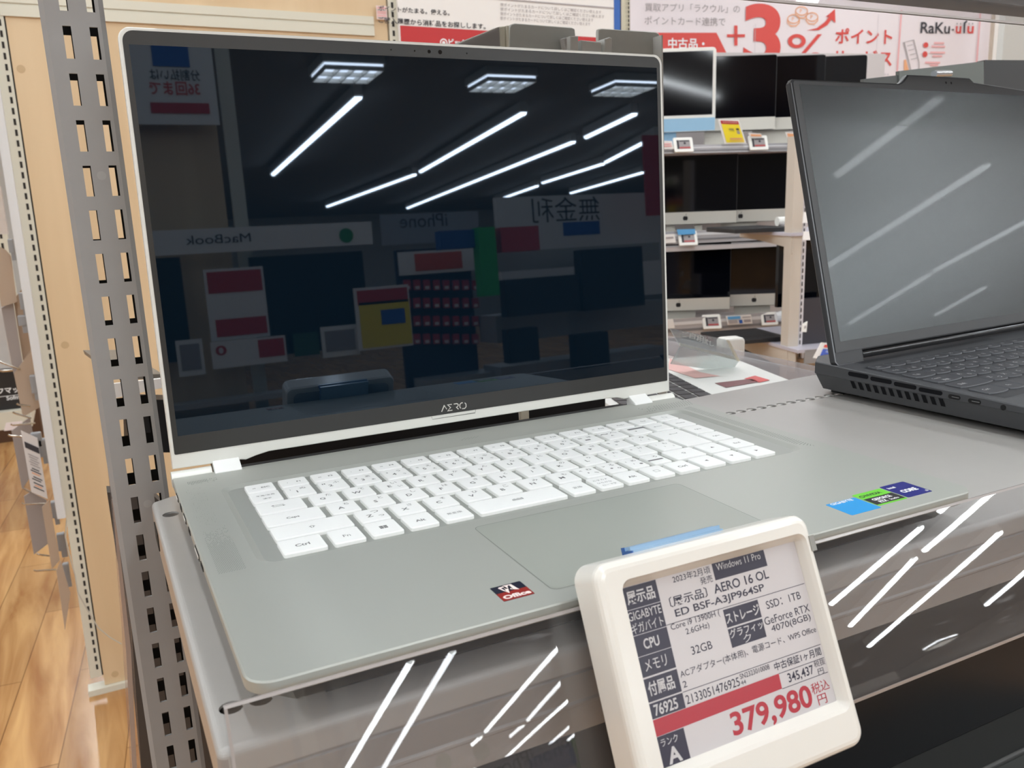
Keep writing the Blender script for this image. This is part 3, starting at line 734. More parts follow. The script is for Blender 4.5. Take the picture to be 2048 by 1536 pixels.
for (x, a, b) in ((xa - .0026, .0022, .030), (xb + .0026, .0022, .030)):
    m.add([(x, FZ, yf + a), (x, zt, yf + a), (x, zt, yf + b), (x, FZ, yf + b)], [(0, 1, 2, 3)])
m.build('face', steel, post)
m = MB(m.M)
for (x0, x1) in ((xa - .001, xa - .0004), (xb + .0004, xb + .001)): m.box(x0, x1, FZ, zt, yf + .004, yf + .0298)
m.build('inner_shade_faces', mat('post_inside', (38, 37, 37), 0.6), post)  # inner faces coloured near-black for the shade inside the post
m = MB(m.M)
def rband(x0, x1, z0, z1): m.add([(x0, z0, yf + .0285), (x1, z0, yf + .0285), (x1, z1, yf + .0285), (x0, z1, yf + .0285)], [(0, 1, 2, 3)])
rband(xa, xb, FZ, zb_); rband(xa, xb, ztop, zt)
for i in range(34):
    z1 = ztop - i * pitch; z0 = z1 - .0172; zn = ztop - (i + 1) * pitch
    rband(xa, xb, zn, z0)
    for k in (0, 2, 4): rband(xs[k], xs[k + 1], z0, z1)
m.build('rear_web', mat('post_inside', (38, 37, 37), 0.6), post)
PMx = m.M
for z in (.1716, -.0285, -.2285): MB(PMx).prism(circle(-.1915 , z, .0025, 14), yf - .0002, yf + .0004).build('rivet', mat('rivet_steel', (158, 157, 156), 0.4), post)

# ------------------------------------------------------------------ grey gaming laptop at the right
leg_m = mat('laptop_graphite', (70, 71, 74), 0.45, 0.1, 0.5, bump=0.03, bscale=3000)
leg_lid = mat('laptop_graphite_lid', (62, 63, 66), 0.42, 0.1)
leg_bez = mat('bezel_graphite', (70, 71, 73), 0.42)
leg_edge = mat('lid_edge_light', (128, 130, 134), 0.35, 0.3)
YW = .05966; O = V(.34131, .2395, 0)
LGM = frame(O, (math.cos(YW), math.sin(YW), 0), (-math.sin(YW), math.cos(YW), 0))
lg = thing('grey_laptop', 'open dark grey gaming laptop with matte screen at the right end of the shelf', 'laptop', (.5, .13, -.0205))
SL = .030                                  # deck slopes up to the hinge
dz = lambda y: .0076 + SL * (y + .02)
m = MB(LGM)
P = [(-.0094, -.232), (.354, -.232), (.354, .016), (.340, .030), (.010, .030), (-.0094, .016)]
def lvl(P, f): return [(p[0], p[1], f(p[1])) for p in P]
def ringz(A, Bv):
    n = len(A); m.add(A + Bv, [(i, (i + 1) % n, n + (i + 1) % n, n + i) for i in range(n)])
top = lvl(inset(P, .0006), dz); e1 = lvl(P, lambda y: dz(y) - .0007); seam = lvl(P, lambda y: -.0013); s2 = lvl(inset(P, .0008), lambda y: -.0017); bt = lvl(inset(P, .007), lambda y: -.0148)
ringz(e1, top); ringz(seam, e1); ringz(s2, seam); ringz(bt, s2)
m.add(top, [(0, 1, 2, 3, 4, 5)]); m.add(bt, [(5, 4, 3, 2, 1, 0)])
m.build('base', leg_m, lg)
for (x0, x1, y0, y1) in ((.012, .05, .004, .016), (.29, .33, .004, .016), (.02, .33, -.222, -.212)): MB(LGM).box(x0, x1, y0, y1, -.0205, -.0146).build('rubber_foot', black, lg)
SM = frame(O + V(0, 0, 0) + LGM.to_3x3() @ V(-.0094, 0, 0), LGM.to_3x3() @ V(0, -1, 0), (0, 0, 1))   # left side face: x to the front, y up
m = MB(SM)
for i in range(4):
    x0 = .0175 + i * .0210; m.prism(rrect(x0, x0 + .0190, .0021 - .0006 * i, .0056 - .0007 * i, .0016, 4), -.001, .00025)
for i in range(12):
    x0 = .0190 + i * .00700
    m.add([(x0, -.0022, -.0008), (x0 + .0035, -.0022, -.0008), (x0 + .0044, -.0085, -.0036), (x0 + .0008, -.0085, -.0036)], [(0, 3, 2, 1)])
m.build('side_vents', mat('vent_dark', (7, 8, 14), 0.7, spec=.2), lg)
m = MB(SM)
m.prism(rrect(.1042, .1133, -.0006, .0026, .0015, 5), -.001, .0003); m.prism(rrect(.1192, .1285, -.0010, .0022, .0015, 5), -.001, .0003); m.prism(circle(.1443, .0002, .0019, 16), -.001, .0003)
m.build('side_port', hole_m, lg)
m = MB(SM); m.rect(.1070, .1125, .0008, .0013, .0005); m.rect(.1220, .1277, .0004, .0009, .0005); m.build('port_tongue', mat('port_metal', (150, 150, 150), .3, .8), lg)
# lid
lt = 1.3219
EX = LGM.to_3x3() @ V(1, 0, 0); EY = LGM.to_3x3() @ V(0, 1, 0)
UPV = EY * math.cos(lt) + V(0, 0, math.sin(lt))
KM = frame(O + V(0, 0, .0265), EX, UPV)
P = [(-.0060, -.0198), (.0255, -.0198), (.0265, -.0190), (.0265, -.0100), (.3180, -.0100), (.3180, -.0198), (.3500, -.0198), (.3540, -.0160), (.3540, .2160), (.3500, .2205), (.2440, .2268), (.2380, .2308), (.1440, .2300), (.1360, .2240), (.1300, .2212), (-.0060, .2200), (-.0094, .2165), (-.0094, -.0160)]
m = MB(KM); m.prism(P, -.0068, .0000, ch=.0012, cb=.002, n=2, mtop=0); m.build('lid', leg_lid, lg)
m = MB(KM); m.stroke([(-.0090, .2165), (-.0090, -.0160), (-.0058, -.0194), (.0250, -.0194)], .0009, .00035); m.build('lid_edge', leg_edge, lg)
m = MB(KM); P2 = [(-.0070, -.0086), (.3516, -.0086), (.3516, .2170), (.3490, .2188), (.2440, .2245), (.2370, .2288), (.1446, .2280), (.1368, .2222), (.1300, .2192), (-.0050, .2180), (-.0070, .2160)]
m.prism(P2, .0000, .0006); m.build('bezel', leg_bez, lg)
def matte_screen():
    m = bpy.data.materials.new('matte_screen'); m.use_nodes = True; nt = m.node_tree; b = nt.nodes['Principled BSDF']
    b.inputs['Base Color'].default_value = srgb((34, 38, 42)); b.inputs['Roughness'].default_value = 0.27; b.inputs['Specular IOR Level'].default_value = 1.0
    b.inputs['Coat Weight'].default_value = 0.05; b.inputs['Coat Roughness'].default_value = 0.02; b.inputs['Coat Tint'].default_value = (1, .72, .45, 1)
    b.inputs['Specular Tint'].default_value = (.88, .97, 1.0, 1)
    return m
m = MB(KM); m.rect(0, .3446, 0, .2154, .0007); m.build('display', matte_screen(), lg)
m = MB(KM)
for x in (.1985, .2065): m.flat(circle(x, .2240, .0012, 12), .0008)
m.build('webcam', hole_m, lg)
# hinge bar and rear slot
HM = frame(O + V(0, 0, 0), EX, EY)
m = MB(LGM); m.tube([(.0275, .0010, .0125), (.3170, .0010, .0125)], .0036, 16); m.build('hinge_bar', mat('hinge_bar_gloss', (60, 60, 62), 0.12, 0.6), lg)
m = MB(LGM)
for i in range(150):
    x = .014 + i * .00125; y = -.0085
    m.add([(x, y - .0035, dz(y - .0035) + .0001), (x + .0004, y - .0035, dz(y - .0035) + .0001), (x + .0012, y + .0035, dz(y + .0035) + .0001), (x + .0008, y + .0035, dz(y + .0035) + .0001)], [(0, 1, 2, 3)])
m.build('deck_grille', mat('grille_grey', (44, 45, 48), 0.6), lg)
# keys with a rounded front edge
gk = mat('key_graphite', (58, 59, 63), 0.5); gke = mat('key_graphite_edge', (84, 86, 90), 0.4); gki = mat('key_legend_white', (214, 214, 214), 0.5)
gp = mat('key_bed', (40, 41, 44), 0.5)
m = MB(LGM); kb = [(.0015, -.1385), (.343, -.1385), (.343, -.0225), (.0015, -.0225)]
m.add([(p[0], p[1], dz(p[1]) + .00012) for p in kb], [(0, 1, 2, 3)]); m.build('key_bed', gp, lg)
def gkey(x0, x1, y0, y1, leg):
    m = MB(LGM @ Matrix(((1, 0, 0, 0), (0, 1, 0, 0), (0, SL, 1, .0076 + SL * .02), (0, 0, 0, 1))))
    w_ = x1 - x0; c = []
    for i in range(9):
        t = i / 8; c.append((x0 + w_ * t, y0 + .0022 * (abs(2 * t - 1) ** 3)))
    P = c + [(x1, y1 - .0008), (x1 - .0008, y1), (x0 + .0008, y1), (x0, y1 - .0008)]
    m.ring(P, 0, P, .0008, 1); q = inset(P, .0003); m.ring(P, .0008, q, .0012, 1); m.flat(q, .0012, 0)
    for (s, fx, fy_, hh) in leg: m.text(s, x0 + w_ * fx, y0 + (y1 - y0) * fy_, None, hh, .0013, 2, .0, 2, True, w_ * .8)
    m.build('key', [gk, gke, gki], lg)
rows = [(-.0350, -.0240), (-.0525, -.0380), (-.0710, -.0560), (-.0895, -.0745), (-.1080, -.0930), (-.1290, -.1115)]
y = rows[0]
for i, s in enumerate(['Esc', 'F1', 'F2', 'F3', 'F4', 'F5', 'F6', 'F7', 'F8', 'F9', 'F10', 'F11', 'F12']): gkey(.0050 + i * .0190, .0050 + i * .0190 + .0175, *y, [(s, .35, .35, .0025)])
y = rows[1]; gkey(.0042, .0185, *y, [('半/全', .5, .4, .0030)])
for i, s in enumerate('1234567890'): gkey(.0205 + i * .0187, .0205 + i * .0187 + .0170, *y, [(s, .25, .25, .0030), ('ぬふあうえおやゆよわ'[i], .7, .3, .0032)])
y = rows[2]; gkey(.0035, .0275, *y, [('Tab', .35, .4, .0030)])
for i, s in enumerate('QWERTYUIOP'): gkey(.0295 + i * .0187, .0295 + i * .0187 + .0170, *y, [(s, .28, .48, .0034), ('たていすかんなにらせ'[i], .7, .25, .0032)])
y = rows[3]; gkey(.0030, .0325, *y, [('CapsLk', .32, .55, .0030), ('英数', .42, .14, .0036)])
for i, s in enumerate('ASDFGHJKL'): gkey(.0345 + i * .0187, .0345 + i * .0187 + .0170, *y, [(s, .28, .5, .0034), ('ちとしはきくまのり'[i], .7, .25, .0032)])
y = rows[4]; gkey(.0022, .0420, *y, [('Shift', .25, .4, .0032)])
for i, s in enumerate('ZXCVBNM'): gkey(.0440 + i * .0187, .0440 + i * .0187 + .0170, *y, [(s, .28, .5, .0034), ('つさそひこみも'[i], .7, .25, .0032)])
y = rows[5]; gkey(.0018, .0260, *y, [('Ctrl', .35, .45, .0032)])
for i, s in enumerate(['Fn', '', 'Alt', '']): gkey(.0280 + i * .0187, .0280 + i * .0187 + .0170, *y, [(s, .5, .4, .003)] if s else [])

# ------------------------------------------------------------------ laptop on the level below (only its screen and hinge show)
low = thing('black_laptop', 'black laptop with dark screen on the level below the clear front rail, bottom right', 'laptop', (.3, .1, -.29))
yb = .105; zb = -.262
PM = frame((-.05, yb, zb), (1, 0, 0), (0, math.sin(math.radians(12)), math.cos(math.radians(12))))
m = MB(PM); m.prism(rrect(-.02, .62, -.028, .170, .006), -.006, 0, ch=.0006); m.build('lid', mat('lower_laptop_shell', (26, 27, 28), 0.45), low)
m = MB(PM); m.rect(-.012, .612, .004, .166, .0004); m.build('display', mat('lower_screen', (7, 8, 12), 0.22, 0, 0.4), low)
m = MB(PM); m.rect(-.012, .612, -.027, .0034, .0004); m.build('bezel', mat('lower_bezel', (30, 32, 31), 0.5), low)
m = MB(); m.box(-.07, .57, -.12, yb - .004, zb - .045, zb - .033); m.build('base', mat('lower_deck', (88, 90, 88), 0.45), low)
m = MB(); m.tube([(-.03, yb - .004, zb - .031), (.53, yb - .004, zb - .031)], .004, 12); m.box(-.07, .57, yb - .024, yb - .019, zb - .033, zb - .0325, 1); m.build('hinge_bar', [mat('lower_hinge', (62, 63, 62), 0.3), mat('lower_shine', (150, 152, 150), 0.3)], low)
m = MB(); m.box(-.06, XR, -.02, .33, zb - .062, zb - .0605); m.build('lower_shelf', shelf_m, None, 'grey shelf board on the level below, under the black laptop', 'shelf')
# ------------------------------------------------------------------ wooden end panel of the next fixture (left, behind the post)
YB = 2.19
wp = thing('wood_end_panel', 'tall pale maple end panel with cream slotted edge posts behind the grey post', 'panel', (.15, YB, FZ))
X0 = at_y(80, 500, YB).x; X1 = at_y(778, 60, YB).x; Xs = at_y(50, 500, YB).x
MB().box(X0, X1 - .004, YB, YB + .03, FZ + .018, 1.6).build('board', board_m, wp)
m = MB(); zt1, zt0 = .662, .612
m.box(X0 - .01, X1 - .045, YB - .006, YB, .643, .664); m.box(X0 - .01, X1 - .045, YB - .006, YB, .613, .636); m.box(X0 - .01, X1 - .045, YB - .003, YB, .634, .645)
m.build('cream_rail', cream, wp)
def upright(name, parent, x0, x1, y, zlo, zhi, xs, pitch, sw, matl, dpt=.03, shape=None, zs=None):
    m = MB(); m.box(x0, x1, y, y + dpt, zlo, zhi); m.build(name, matl, parent)
    m = MB(); z = zs if zs is not None else zhi - .02
    while z > zlo + .03:
        m.quad((xs, y - .0006, z), (xs + sw, y - .0006, z), (xs + sw, y - .0006, z - pitch * .6), (xs, y - .0006, z - pitch * .6)); z -= pitch
    m.build('slots', slot_m, parent)
xsl = at_y(66, 500, YB).x
upright('edge_post', wp, Xs, X0 - .0035, YB - .004, FZ + .05, 1.6, xsl, .025, .0055, cream)
MB().box(X0 - .0035, X0, YB + .001, YB + .02, FZ + .05, 1.6).build('dark_joint', hole_m, wp)
xq0, xq1 = at_y(778, 60, YB).x, at_y(799, 60, YB).x
upright('edge_post', wp, xq0, xq1, YB - .006, FZ + .05, 1.6, at_y(786, 60, YB).x - .004, .025, .007, cream)
m = MB(); m.box(Xs - .01, X1, YB - .012, YB + .03, FZ, FZ + .017); m.build('foot_rail', cream, wp)
for (u_, v_) in ((42, 138), (130, 690), (230, 1348)):
    p = at_y(u_, v_, YB); MB(Matrix(((1, 0, 0, 0), (0, 0, -1, YB), (0, 1, 0, 0), (0, 0, 0, 1)))).prism(circle(p.x, p.z, .0095, 18), 0, .0006).build('screw_cover', mat('screw_cover_maple', (196, 168, 130), 0.5), wp)
# strip light / cable cover fixed beside the edge post
pA = at_y(31, 500, YB - .03); pB = at_y(50, 500, YB - .03)
zb_ = at_y(130, 1035, YB - .03).z
MB().prism(rrect(pA.x, pB.x, YB - .034, YB - .013, .002, 2), zb_, 1.5).build('cable_cover', mat('cover_grey_white', (214, 214, 214), 0.4), None, 'long pale grey vertical cover strip on the edge of the maple panel', 'cover strip')
# thin cable hanging from the strip
C1 = [at_y(u_, v_, YB - .02) for u_, v_ in ((133, 1040), (131, 1075), (139, 1110), (150, 1150), (156, 1185), (175, 1220), (196, 1255), (220, 1275), (243, 1288))]
MB().tube(C1, .0016, 6).build('power_cable', mat('cable_grey', (188, 184, 172), 0.5), None, 'thin grey cable hanging from the pale strip across the maple panel', 'cable')
# small price sticker high on the panel
a, b = at_y(750, 12, YB), at_y(773, 41, YB)
m = MB(frame((a.x, YB - .008, b.z), (1, 0, 0), (0, 0, 1))); W_, H_ = b.x - a.x, a.z - b.z
m.prism([(0, 0), (W_, 0), (W_, H_), (0, H_)], 0, .0008); 
for i, (y0, h, k) in enumerate(((.78, .1, 1), (.66, .05, 2), (.52, .08, 1), (.4, .08, 1), (.22, .10, 1), (.1, .05, 2))): m.rect(W_ * .1, W_ * .9, H_ * y0, H_ * (y0 + h), .0011, k)
m.build('paper_sticker', [mat('sticker_pinkish', (228, 204, 198), .6), pink_ink, ink_grey], None, 'small pinkish paper sticker stuck at the top right of the maple panel', 'sticker')

# ------------------------------------------------------------------ hanging cards and hooks left of the panel
beige = mat('card_back_beige', (178, 156, 136), 0.6); beige2 = mat('card_back_lilac', (156, 146, 142), 0.5); clip_m = mat('hook_clip_grey', (150, 150, 152), 0.3)
def plate(name, pts, y, matl, th, label, cat, group=None, draw=None, extra=()):
    Q = [at_y(u_, v_, y) for u_, v_ in pts]; n = len(Q); m = MB()
    m.add(Q + [q + V(-.15 * th, th, 0) for q in Q], [tuple(range(n))[::-1], tuple(range(n, 2 * n))] + [(i, (i + 1) % n, n + (i + 1) % n, n + i) for i in range(n)])
    if draw: draw(m, Q)
    return m.build(name, [matl] + list(extra), None, label, cat, group)
gcard = 'blank card backs on the hooks beside the maple panel'
plate('hang_card', [(-14, 486), (12, 500), (22, 512), (34, 604), (3, 614), (-14, 520)], YB + .10, beige, .004, 'beige card back at the left picture edge, highest on the hooks', 'card', gcard)
plate('hang_card', [(3, 616), (26, 602), (48, 744), (28, 748)], YB + .12, beige2, .012, 'lilac-grey card back below the highest beige card', 'card', gcard)
plate('hang_card', [(27, 600), (46, 575), (66, 700), (50, 745)], YB + .13, beige, .004, 'beige card back close beside the pale strip, second level of hooks', 'card', gcard)
plate('hang_card', [(28, 748), (70, 690), (84, 812), (46, 834)], YB + .10, beige, .004, 'large beige card back beside the black sign', 'card', gcard)
plate('hang_card', [(23, 862), (60, 834), (78, 930), (44, 978)], YB + .14, beige2, .004, 'beige card back just behind the printed white card', 'card', gcard)
plate('hang_card', [(48, 993), (62, 984), (93, 1000), (98, 1086), (68, 1109)], YB + .08, beige2, .004, 'lilac card back directly below the printed white card', 'card', gcard)
plate('hang_card', [(84, 1015), (98, 1000), (120, 1120), (104, 1138)], YB + .04, beige, .004, 'narrow beige card back below the end of the pale strip', 'card', gcard)
plate('hang_card', [(113, 1142), (122, 1122), (141, 1186), (130, 1260)], YB + .02, beige, .004, 'lowest beige card back, hanging near the panel foot', 'card', gcard)
def pcard(m, Q):
    a, b, c, d = Q
    def bl(s, t): p = a.lerp(b, s); q = d.lerp(c, s); return p.lerp(q, t) + V(0, -.0012, 0)
    def bar(s0, s1, t0, t1, k): m.quad(bl(s0, t1), bl(s1, t1), bl(s1, t0), bl(s0, t0), k)
    bar(.1, .98, .16, .26, 1)
    for i, t in enumerate((.34, .38, .42, .46, .5, .56, .60, .64, .70, .74, .80, .84, .88)): bar(.2 + .05 * (i % 3), .85 - .1 * (i % 2), t, t + .018, 2 if i < 5 else (3 if i in (7, 11) else 1))
plate('hang_card', [(41.7, 861), (74.5, 876), (95.6, 998), (63, 984)], YB + .05, mat('card_white', (214, 208, 206), .5), .003, 'printed white card with a black header band hanging on a chrome hook', 'card', None, pcard, [ink, ink_grey, orange_ink])
hooks = [((17, 872), (60, 874)), ((44, 1009), (92, 1007)), ((68, 1143), (112, 1139)), ((46, 979), (62, 984)), ((74, 1110), (98, 1112)), ((26, 827), (62, 836)), ((34, 810), (60, 812)), ((22, 851), (70, 846)), ((0, 726), (40, 738))]
for i, (p, q) in enumerate(hooks):
    y = YB + .045 + .004 * i
    A, Bq = at_y(*p, y), at_y(*q, y + .02)
    MB().tube([A + V(0, 0, .004), A + V(.004, 0, 0), Bq], .0026, 8).build('peg_hook', chrome, None, 'short chrome peg hook sticking out among the hanging cards', 'hook', 'chrome peg hooks beside the maple panel')
for i, (u0, v0, u1, v1) in enumerate(((14, 478, 30, 505), (36, 586, 56, 618), (34, 632, 60, 650), (58, 752, 80, 785), (60, 868, 86, 892), (74, 880, 100, 912), (100, 1005, 118, 1035), (112, 1070, 134, 1100), (124, 1130, 142, 1160))):
    y = YB + .07; A, Bq = at_y(u0, v0, y), at_y(u1, v1, y)
    m = MB(); m.prism(rrect(A.x, Bq.x, y, y + .02, .003, 2), Bq.z, A.z, ch=.003); m.box(A.x + .3 * (Bq.x - A.x), Bq.x, y + .002, y + .016, Bq.z - .02, Bq.z)
    m.build('hook_clip', clip_m, None, 'small grey clip holding a card hook beside the pale strip', 'clip', 'grey hook clips beside the pale strip')

# far left: black shop sign under a shelf, cream wire upright
Yg = 4.3
bs = thing('shop_sign', 'black shop sign with white characters at the left picture edge', 'sign', at_y(-40, 845, Yg))
A, Bq = at_y(-110, 752, Yg), at_y(60, 837, Yg)
MB().box(A.x, Bq.x, Yg, Yg + .05, Bq.z, A.z).build('board', mat('sign_black', (34, 33, 34), .5), bs)
m = MB(frame((0, Yg - .003, 0), (1, 0, 0), (0, 0, 1)))
p, q = at_y(-4, 789, Yg), at_y(44, 775, Yg); m.text('フマップ', p.x, p.z, None, q.z - p.z + .01, 0, 0, .03)
p = at_y(14, 803, Yg); m.text('Sofmap', p.x, p.z, None, .026, 0, 0, .02); m.rect(A.x, Bq.x, at_y(0, 794, Yg).z, at_y(0, 793, Yg).z, 0)
m.build('lettering', st_w, bs)
m = MB(); A, Bq = at_y(-140, 838, Yg), at_y(66, 848, Yg); m.box(A.x, Bq.x, Yg - .05, Yg + .3, Bq.z, A.z); m.build('sign_ledge', cream, None, 'cream ledge running under the black shop sign', 'shelf')
m = MB(); A, Bq = at_y(-200, 848, 5.45), at_y(90, 900, 5.45); m.box(A.x, Bq.x, 5.45, 5.6, FZ, A.z); m.build('ledge_base', mat('base_brown', (84, 56, 36), .6), None, 'dark brown fixture base under the cream ledge', 'fixture base')
plate('paper_tag', [(12, 846), (45, 842), (42, 858), (8, 862)], Yg - .12, paper_cool, .003, 'small pinkish white tag hanging below the black shop sign', 'tag')
gu = thing('wire_upright', 'cream slotted upright with chrome wires above the black shop sign', 'post', at_y(14, 740, Yg - .1))
A, Bq = at_y(4, 500, Yg - .1), at_y(22, 742, Yg - .1); xm = at_y(12, 700, Yg - .1).x
upright('post_face', gu, A.x - .02, A.x + .03, Yg - .1, Bq.z, A.z + .6, A.x, .05, .01, cream)
MB().tube([at_y(-10, 738, Yg - .13), at_y(5, 742, Yg - .13), at_y(28, 740, Yg - .13)], .006, 8).build('wire', chrome, gu)
gs = thing('accessory_shelf', 'pale goods packed on a rack at the far left edge', 'rack', at_y(-30, 500, Yg + .3))
A, Bq = at_y(-120, 160, Yg + .3), at_y(24, 745, Yg + .3)
MB().box(A.x, Bq.x, Yg + .3, Yg + .35, Bq.z, A.z).build('back_panel', mat('rack_panel', (196, 190, 186), .6, noise=.1, nscale=8), gs)
m = MB(); A, Bq = at_y(-20, 372, YB + .3), at_y(16, 468, YB + .3); m.box(A.x, Bq.x, YB + .3, YB + .33, Bq.z, A.z)
m.build('goods_pack', mat('pack_white', (214, 206, 202), .5, noise=.12, nscale=60), None, 'white goods packet beside the upper end of the pale strip', 'packet')

# ------------------------------------------------------------------ white point-card poster board behind the laptop lid
YS = 2.17
sg = thing('poster_board', 'wide white poster board with grey Japanese text and a red band behind the white laptop', 'poster', (1.06, YS, .3))
A, Bq = at_y(799, 70, YS), at_y(1243, 60, YS)
z_hi = 1.0; z_lo = at_y(800, 102, YS).z - .05
xa, xb = A.x, at_y(1228, 40, YS).x
MB().box(xa, xb, YS, YS + .012, z_lo, z_hi).build('sheet', paper, sg)
MB().box(xb, Bq.x - .006, YS - .002, YS + .014, z_lo, z_hi).build('blue_edge', blue_ink, sg)
MB().box(Bq.x - .006, Bq.x, YS + .002, YS + .03, z_lo, z_hi).build('dark_edge', slot_m, sg)
def on_y(m, s, y, u0, vb, u1, vt, k, bold=0.0, sq=1.0):
    p, q = at_y(u0, vb, y), at_y(u1, vt, y); m.text(s, p.x, p.z, q.x - p.x, (at_y((u0 + u1) / 2, vt, y).z - at_y((u0 + u1) / 2, vb, y).z) * sq, 0, k, bold)
m = MB(frame((0, YS - .0015, 0), (1, 0, 0), (0, 0, 1)))
z1 = at_y(1100, 72, YS).z; z0 = z_lo
m.rect(xa + .003, xb, z0, z1 + .004, -.0005, 1)
on_y(m, 'ポイントがたまる。使える。', YS, 757, 22, 898, 11, 0, .015); on_y(m, 'ご購入履歴から消耗品をお探しします。', YS, 757, 46, 970, 34, 0, .015)
for i in range(4):
    v_ = 10 + i * 9; p = at_y(1000, v_, YS); q = at_y((1202, 1208, 1186, 1180)[i], v_, YS); m.text('使ポイントがたまるカードについて詳しくはご確認ください使えます', p.x, p.z - .004, q.x - p.x, .010, 0, 2)
m.rect(xa, xb, at_y(1000, 0, YS).z, at_y(1000, -3, YS).z, 0, 2)
p = at_y(887, 86, YS); m.flat(circle(p.x, p.z, .012, 18), .0005, 3); m.stroke(circle(p.x, p.z, .007, 14), .003, .0008, 1, True)
p = at_y(897, 92, YS); m.text('ビック', p.x, p.z, None, .020, .0005, 3, .04)
m.build('print', [ink, red_deep, ink_grey, st_w], sg)

# ------------------------------------------------------------------ grey steel bracket plates standing behind the lid
YP = .36
br = thing('steel_bracket', 'grey steel bracket plates with a clip showing above the white laptop lid', 'bracket', (.17, YP, -.02))
def ypoly(name, pts, y, matl, th, parent, label=None, r=None):
    Q = [at_y(u_, v_, y) for u_, v_ in pts]; P = [(q.x, q.z) for q in Q]
    if area2(P) < 0: P = P[::-1]
    m = MB(Matrix(((1, 0, 0, 0), (0, 0, -1, y + th), (0, 1, 0, 0), (0, 0, 0, 1)))); m.prism(P, 0, th, ch=min(.0006, th * .3), n=1)
    return m.build(name, matl, parent, label)
plm = mat('bracket_grey', (166, 166, 160), 0.5, noise=.06, nscale=120); pll = mat('bracket_light', (196, 196, 192), 0.42); pld = mat('bracket_dark_face', (144, 140, 140), .5)
ypoly('back_plate', [(1019, 56), (1022, 49), (1030, 46.5), (1144, 55), (1150, 58), (1151, 70), (1152, 300), (1019, 300)], YP, plm, .004, br)
ypoly('back_plate', [(1197, 64), (1198, 58), (1204, 57), (1312, 64), (1318, 67), (1321, 74), (1331, 780), (1197, 600)], YP, plm, .004, br)
ypoly('slanted_plate', [(905, 92), (906, 89), (997, 53.5), (999, 54), (1001, 96), (1001, 200), (905, 200)], YP - .004, pld, .003, br)
ypoly('plate_edge', [(905, 90.5), (997, 53), (999, 54.5), (906, 92.5)], YP - .008, white_paint, .003, br)
ypoly('cream_fold', [(998.5, 53), (1011, 52), (1013, 200), (1000, 200)], YP - .002, cream, .003, br)
ypoly('cream_fold', [(1013.5, 51), (1018.5, 50), (1019.5, 200), (1014, 200)], YP - .004, cream, .003, br)
ypoly('clip_block', [(1141, 72), (1157, 72), (1157, 130), (1141, 130)], YP - .018, pll, .014, br)
ypoly('clip_tab', [(1127, 77), (1130, 75), (1138, 76), (1140, 130), (1133, 130), (1131, 98)], YP - .012, mat('clip_pale', (186, 184, 182), .3), .006, br)
ypoly('clip_block', [(1163, 80), (1203, 84), (1203, 130), (1163, 130)], YP - .016, pll, .012, br)
ypoly('clip_block', [(1210, 78), (1219, 74), (1224, 76), (1224, 130), (1210, 130)], YP - .018, pll, .014, br)
m = MB(); A = at_y(1323, 70, YP - .012); Bq = at_y(1333, 800, YP - .012)
m.add([A, A + V(.0012, 0, 0), Bq + V(.0012, 0, 0), Bq, A + V(0, .012, 0), A + V(.0012, .012, 0), Bq + V(.0012, .012, 0), Bq + V(0, .012, 0)], [(3, 2, 1, 0), (4, 5, 6, 7), (0, 1, 5, 4), (1, 2, 6, 5), (2, 3, 7, 6), (3, 0, 4, 7)])
m.build('side_flange', pll, br)

# ------------------------------------------------------------------ things between the post and the lid, and under the lid
plate('dark_monitor_back', [(258, 798), (348, 800), (372, 905), (262, 905)], .62, black, .03, 'black device back glimpsed between the grey post and the white laptop', 'device')
plate('white_price_card', [(205, 770), (322, 757), (324, 776), (214, 800)], .60, paper, .004, 'white price card glimpsed between the grey post and the white laptop', 'price card')
plate('grey_shelf_edge', [(236, 750), (326, 748), (327, 757), (240, 760)], .66, mat('edge_grey_brown', (120, 112, 102), .5), .20, 'grey shelf edge behind the slotted post', 'shelf')
m = MB(); z_ = -.16; m.box(-.15, .27, .37, .60, z_ - .02, z_); m.build('rear_shelf', mat('rear_shelf_brown', (92, 82, 74), .6), None, 'dark brown shelf board behind the white laptop, seen under its lid', 'shelf')
rl = thing('black_laptop', 'black laptop lid seen through the gap under the white laptop screen', 'laptop', (.02, .48, z_))
MB(Matrix.Rotation(0, 4, 'X')).box(-.14, .215, .400, .408, z_, .10).build('lid', mat('rear_laptop_black', (22, 22, 25), .4), rl)
m = MB(); m.box(-.14, .215, .42, .59, z_, z_ + .016); m.build('base', mat('rear_laptop_base', (30, 30, 32), .5), rl)
A = at_y(1051, 835, .385); 
MB().box(A.x - .004, A.x + .0035, .385, .388, z_, .09).build('cream_post_strip', cream, None, 'narrow cream strip seen through the gap under the white laptop screen', 'strip')
MB().tube([at_y(1038, 824, .392), at_y(1040, 850, .392)], .0005, 6).build('thin_cable', white_pl, None, 'thin white cable seen through the gap under the white laptop screen', 'cable')
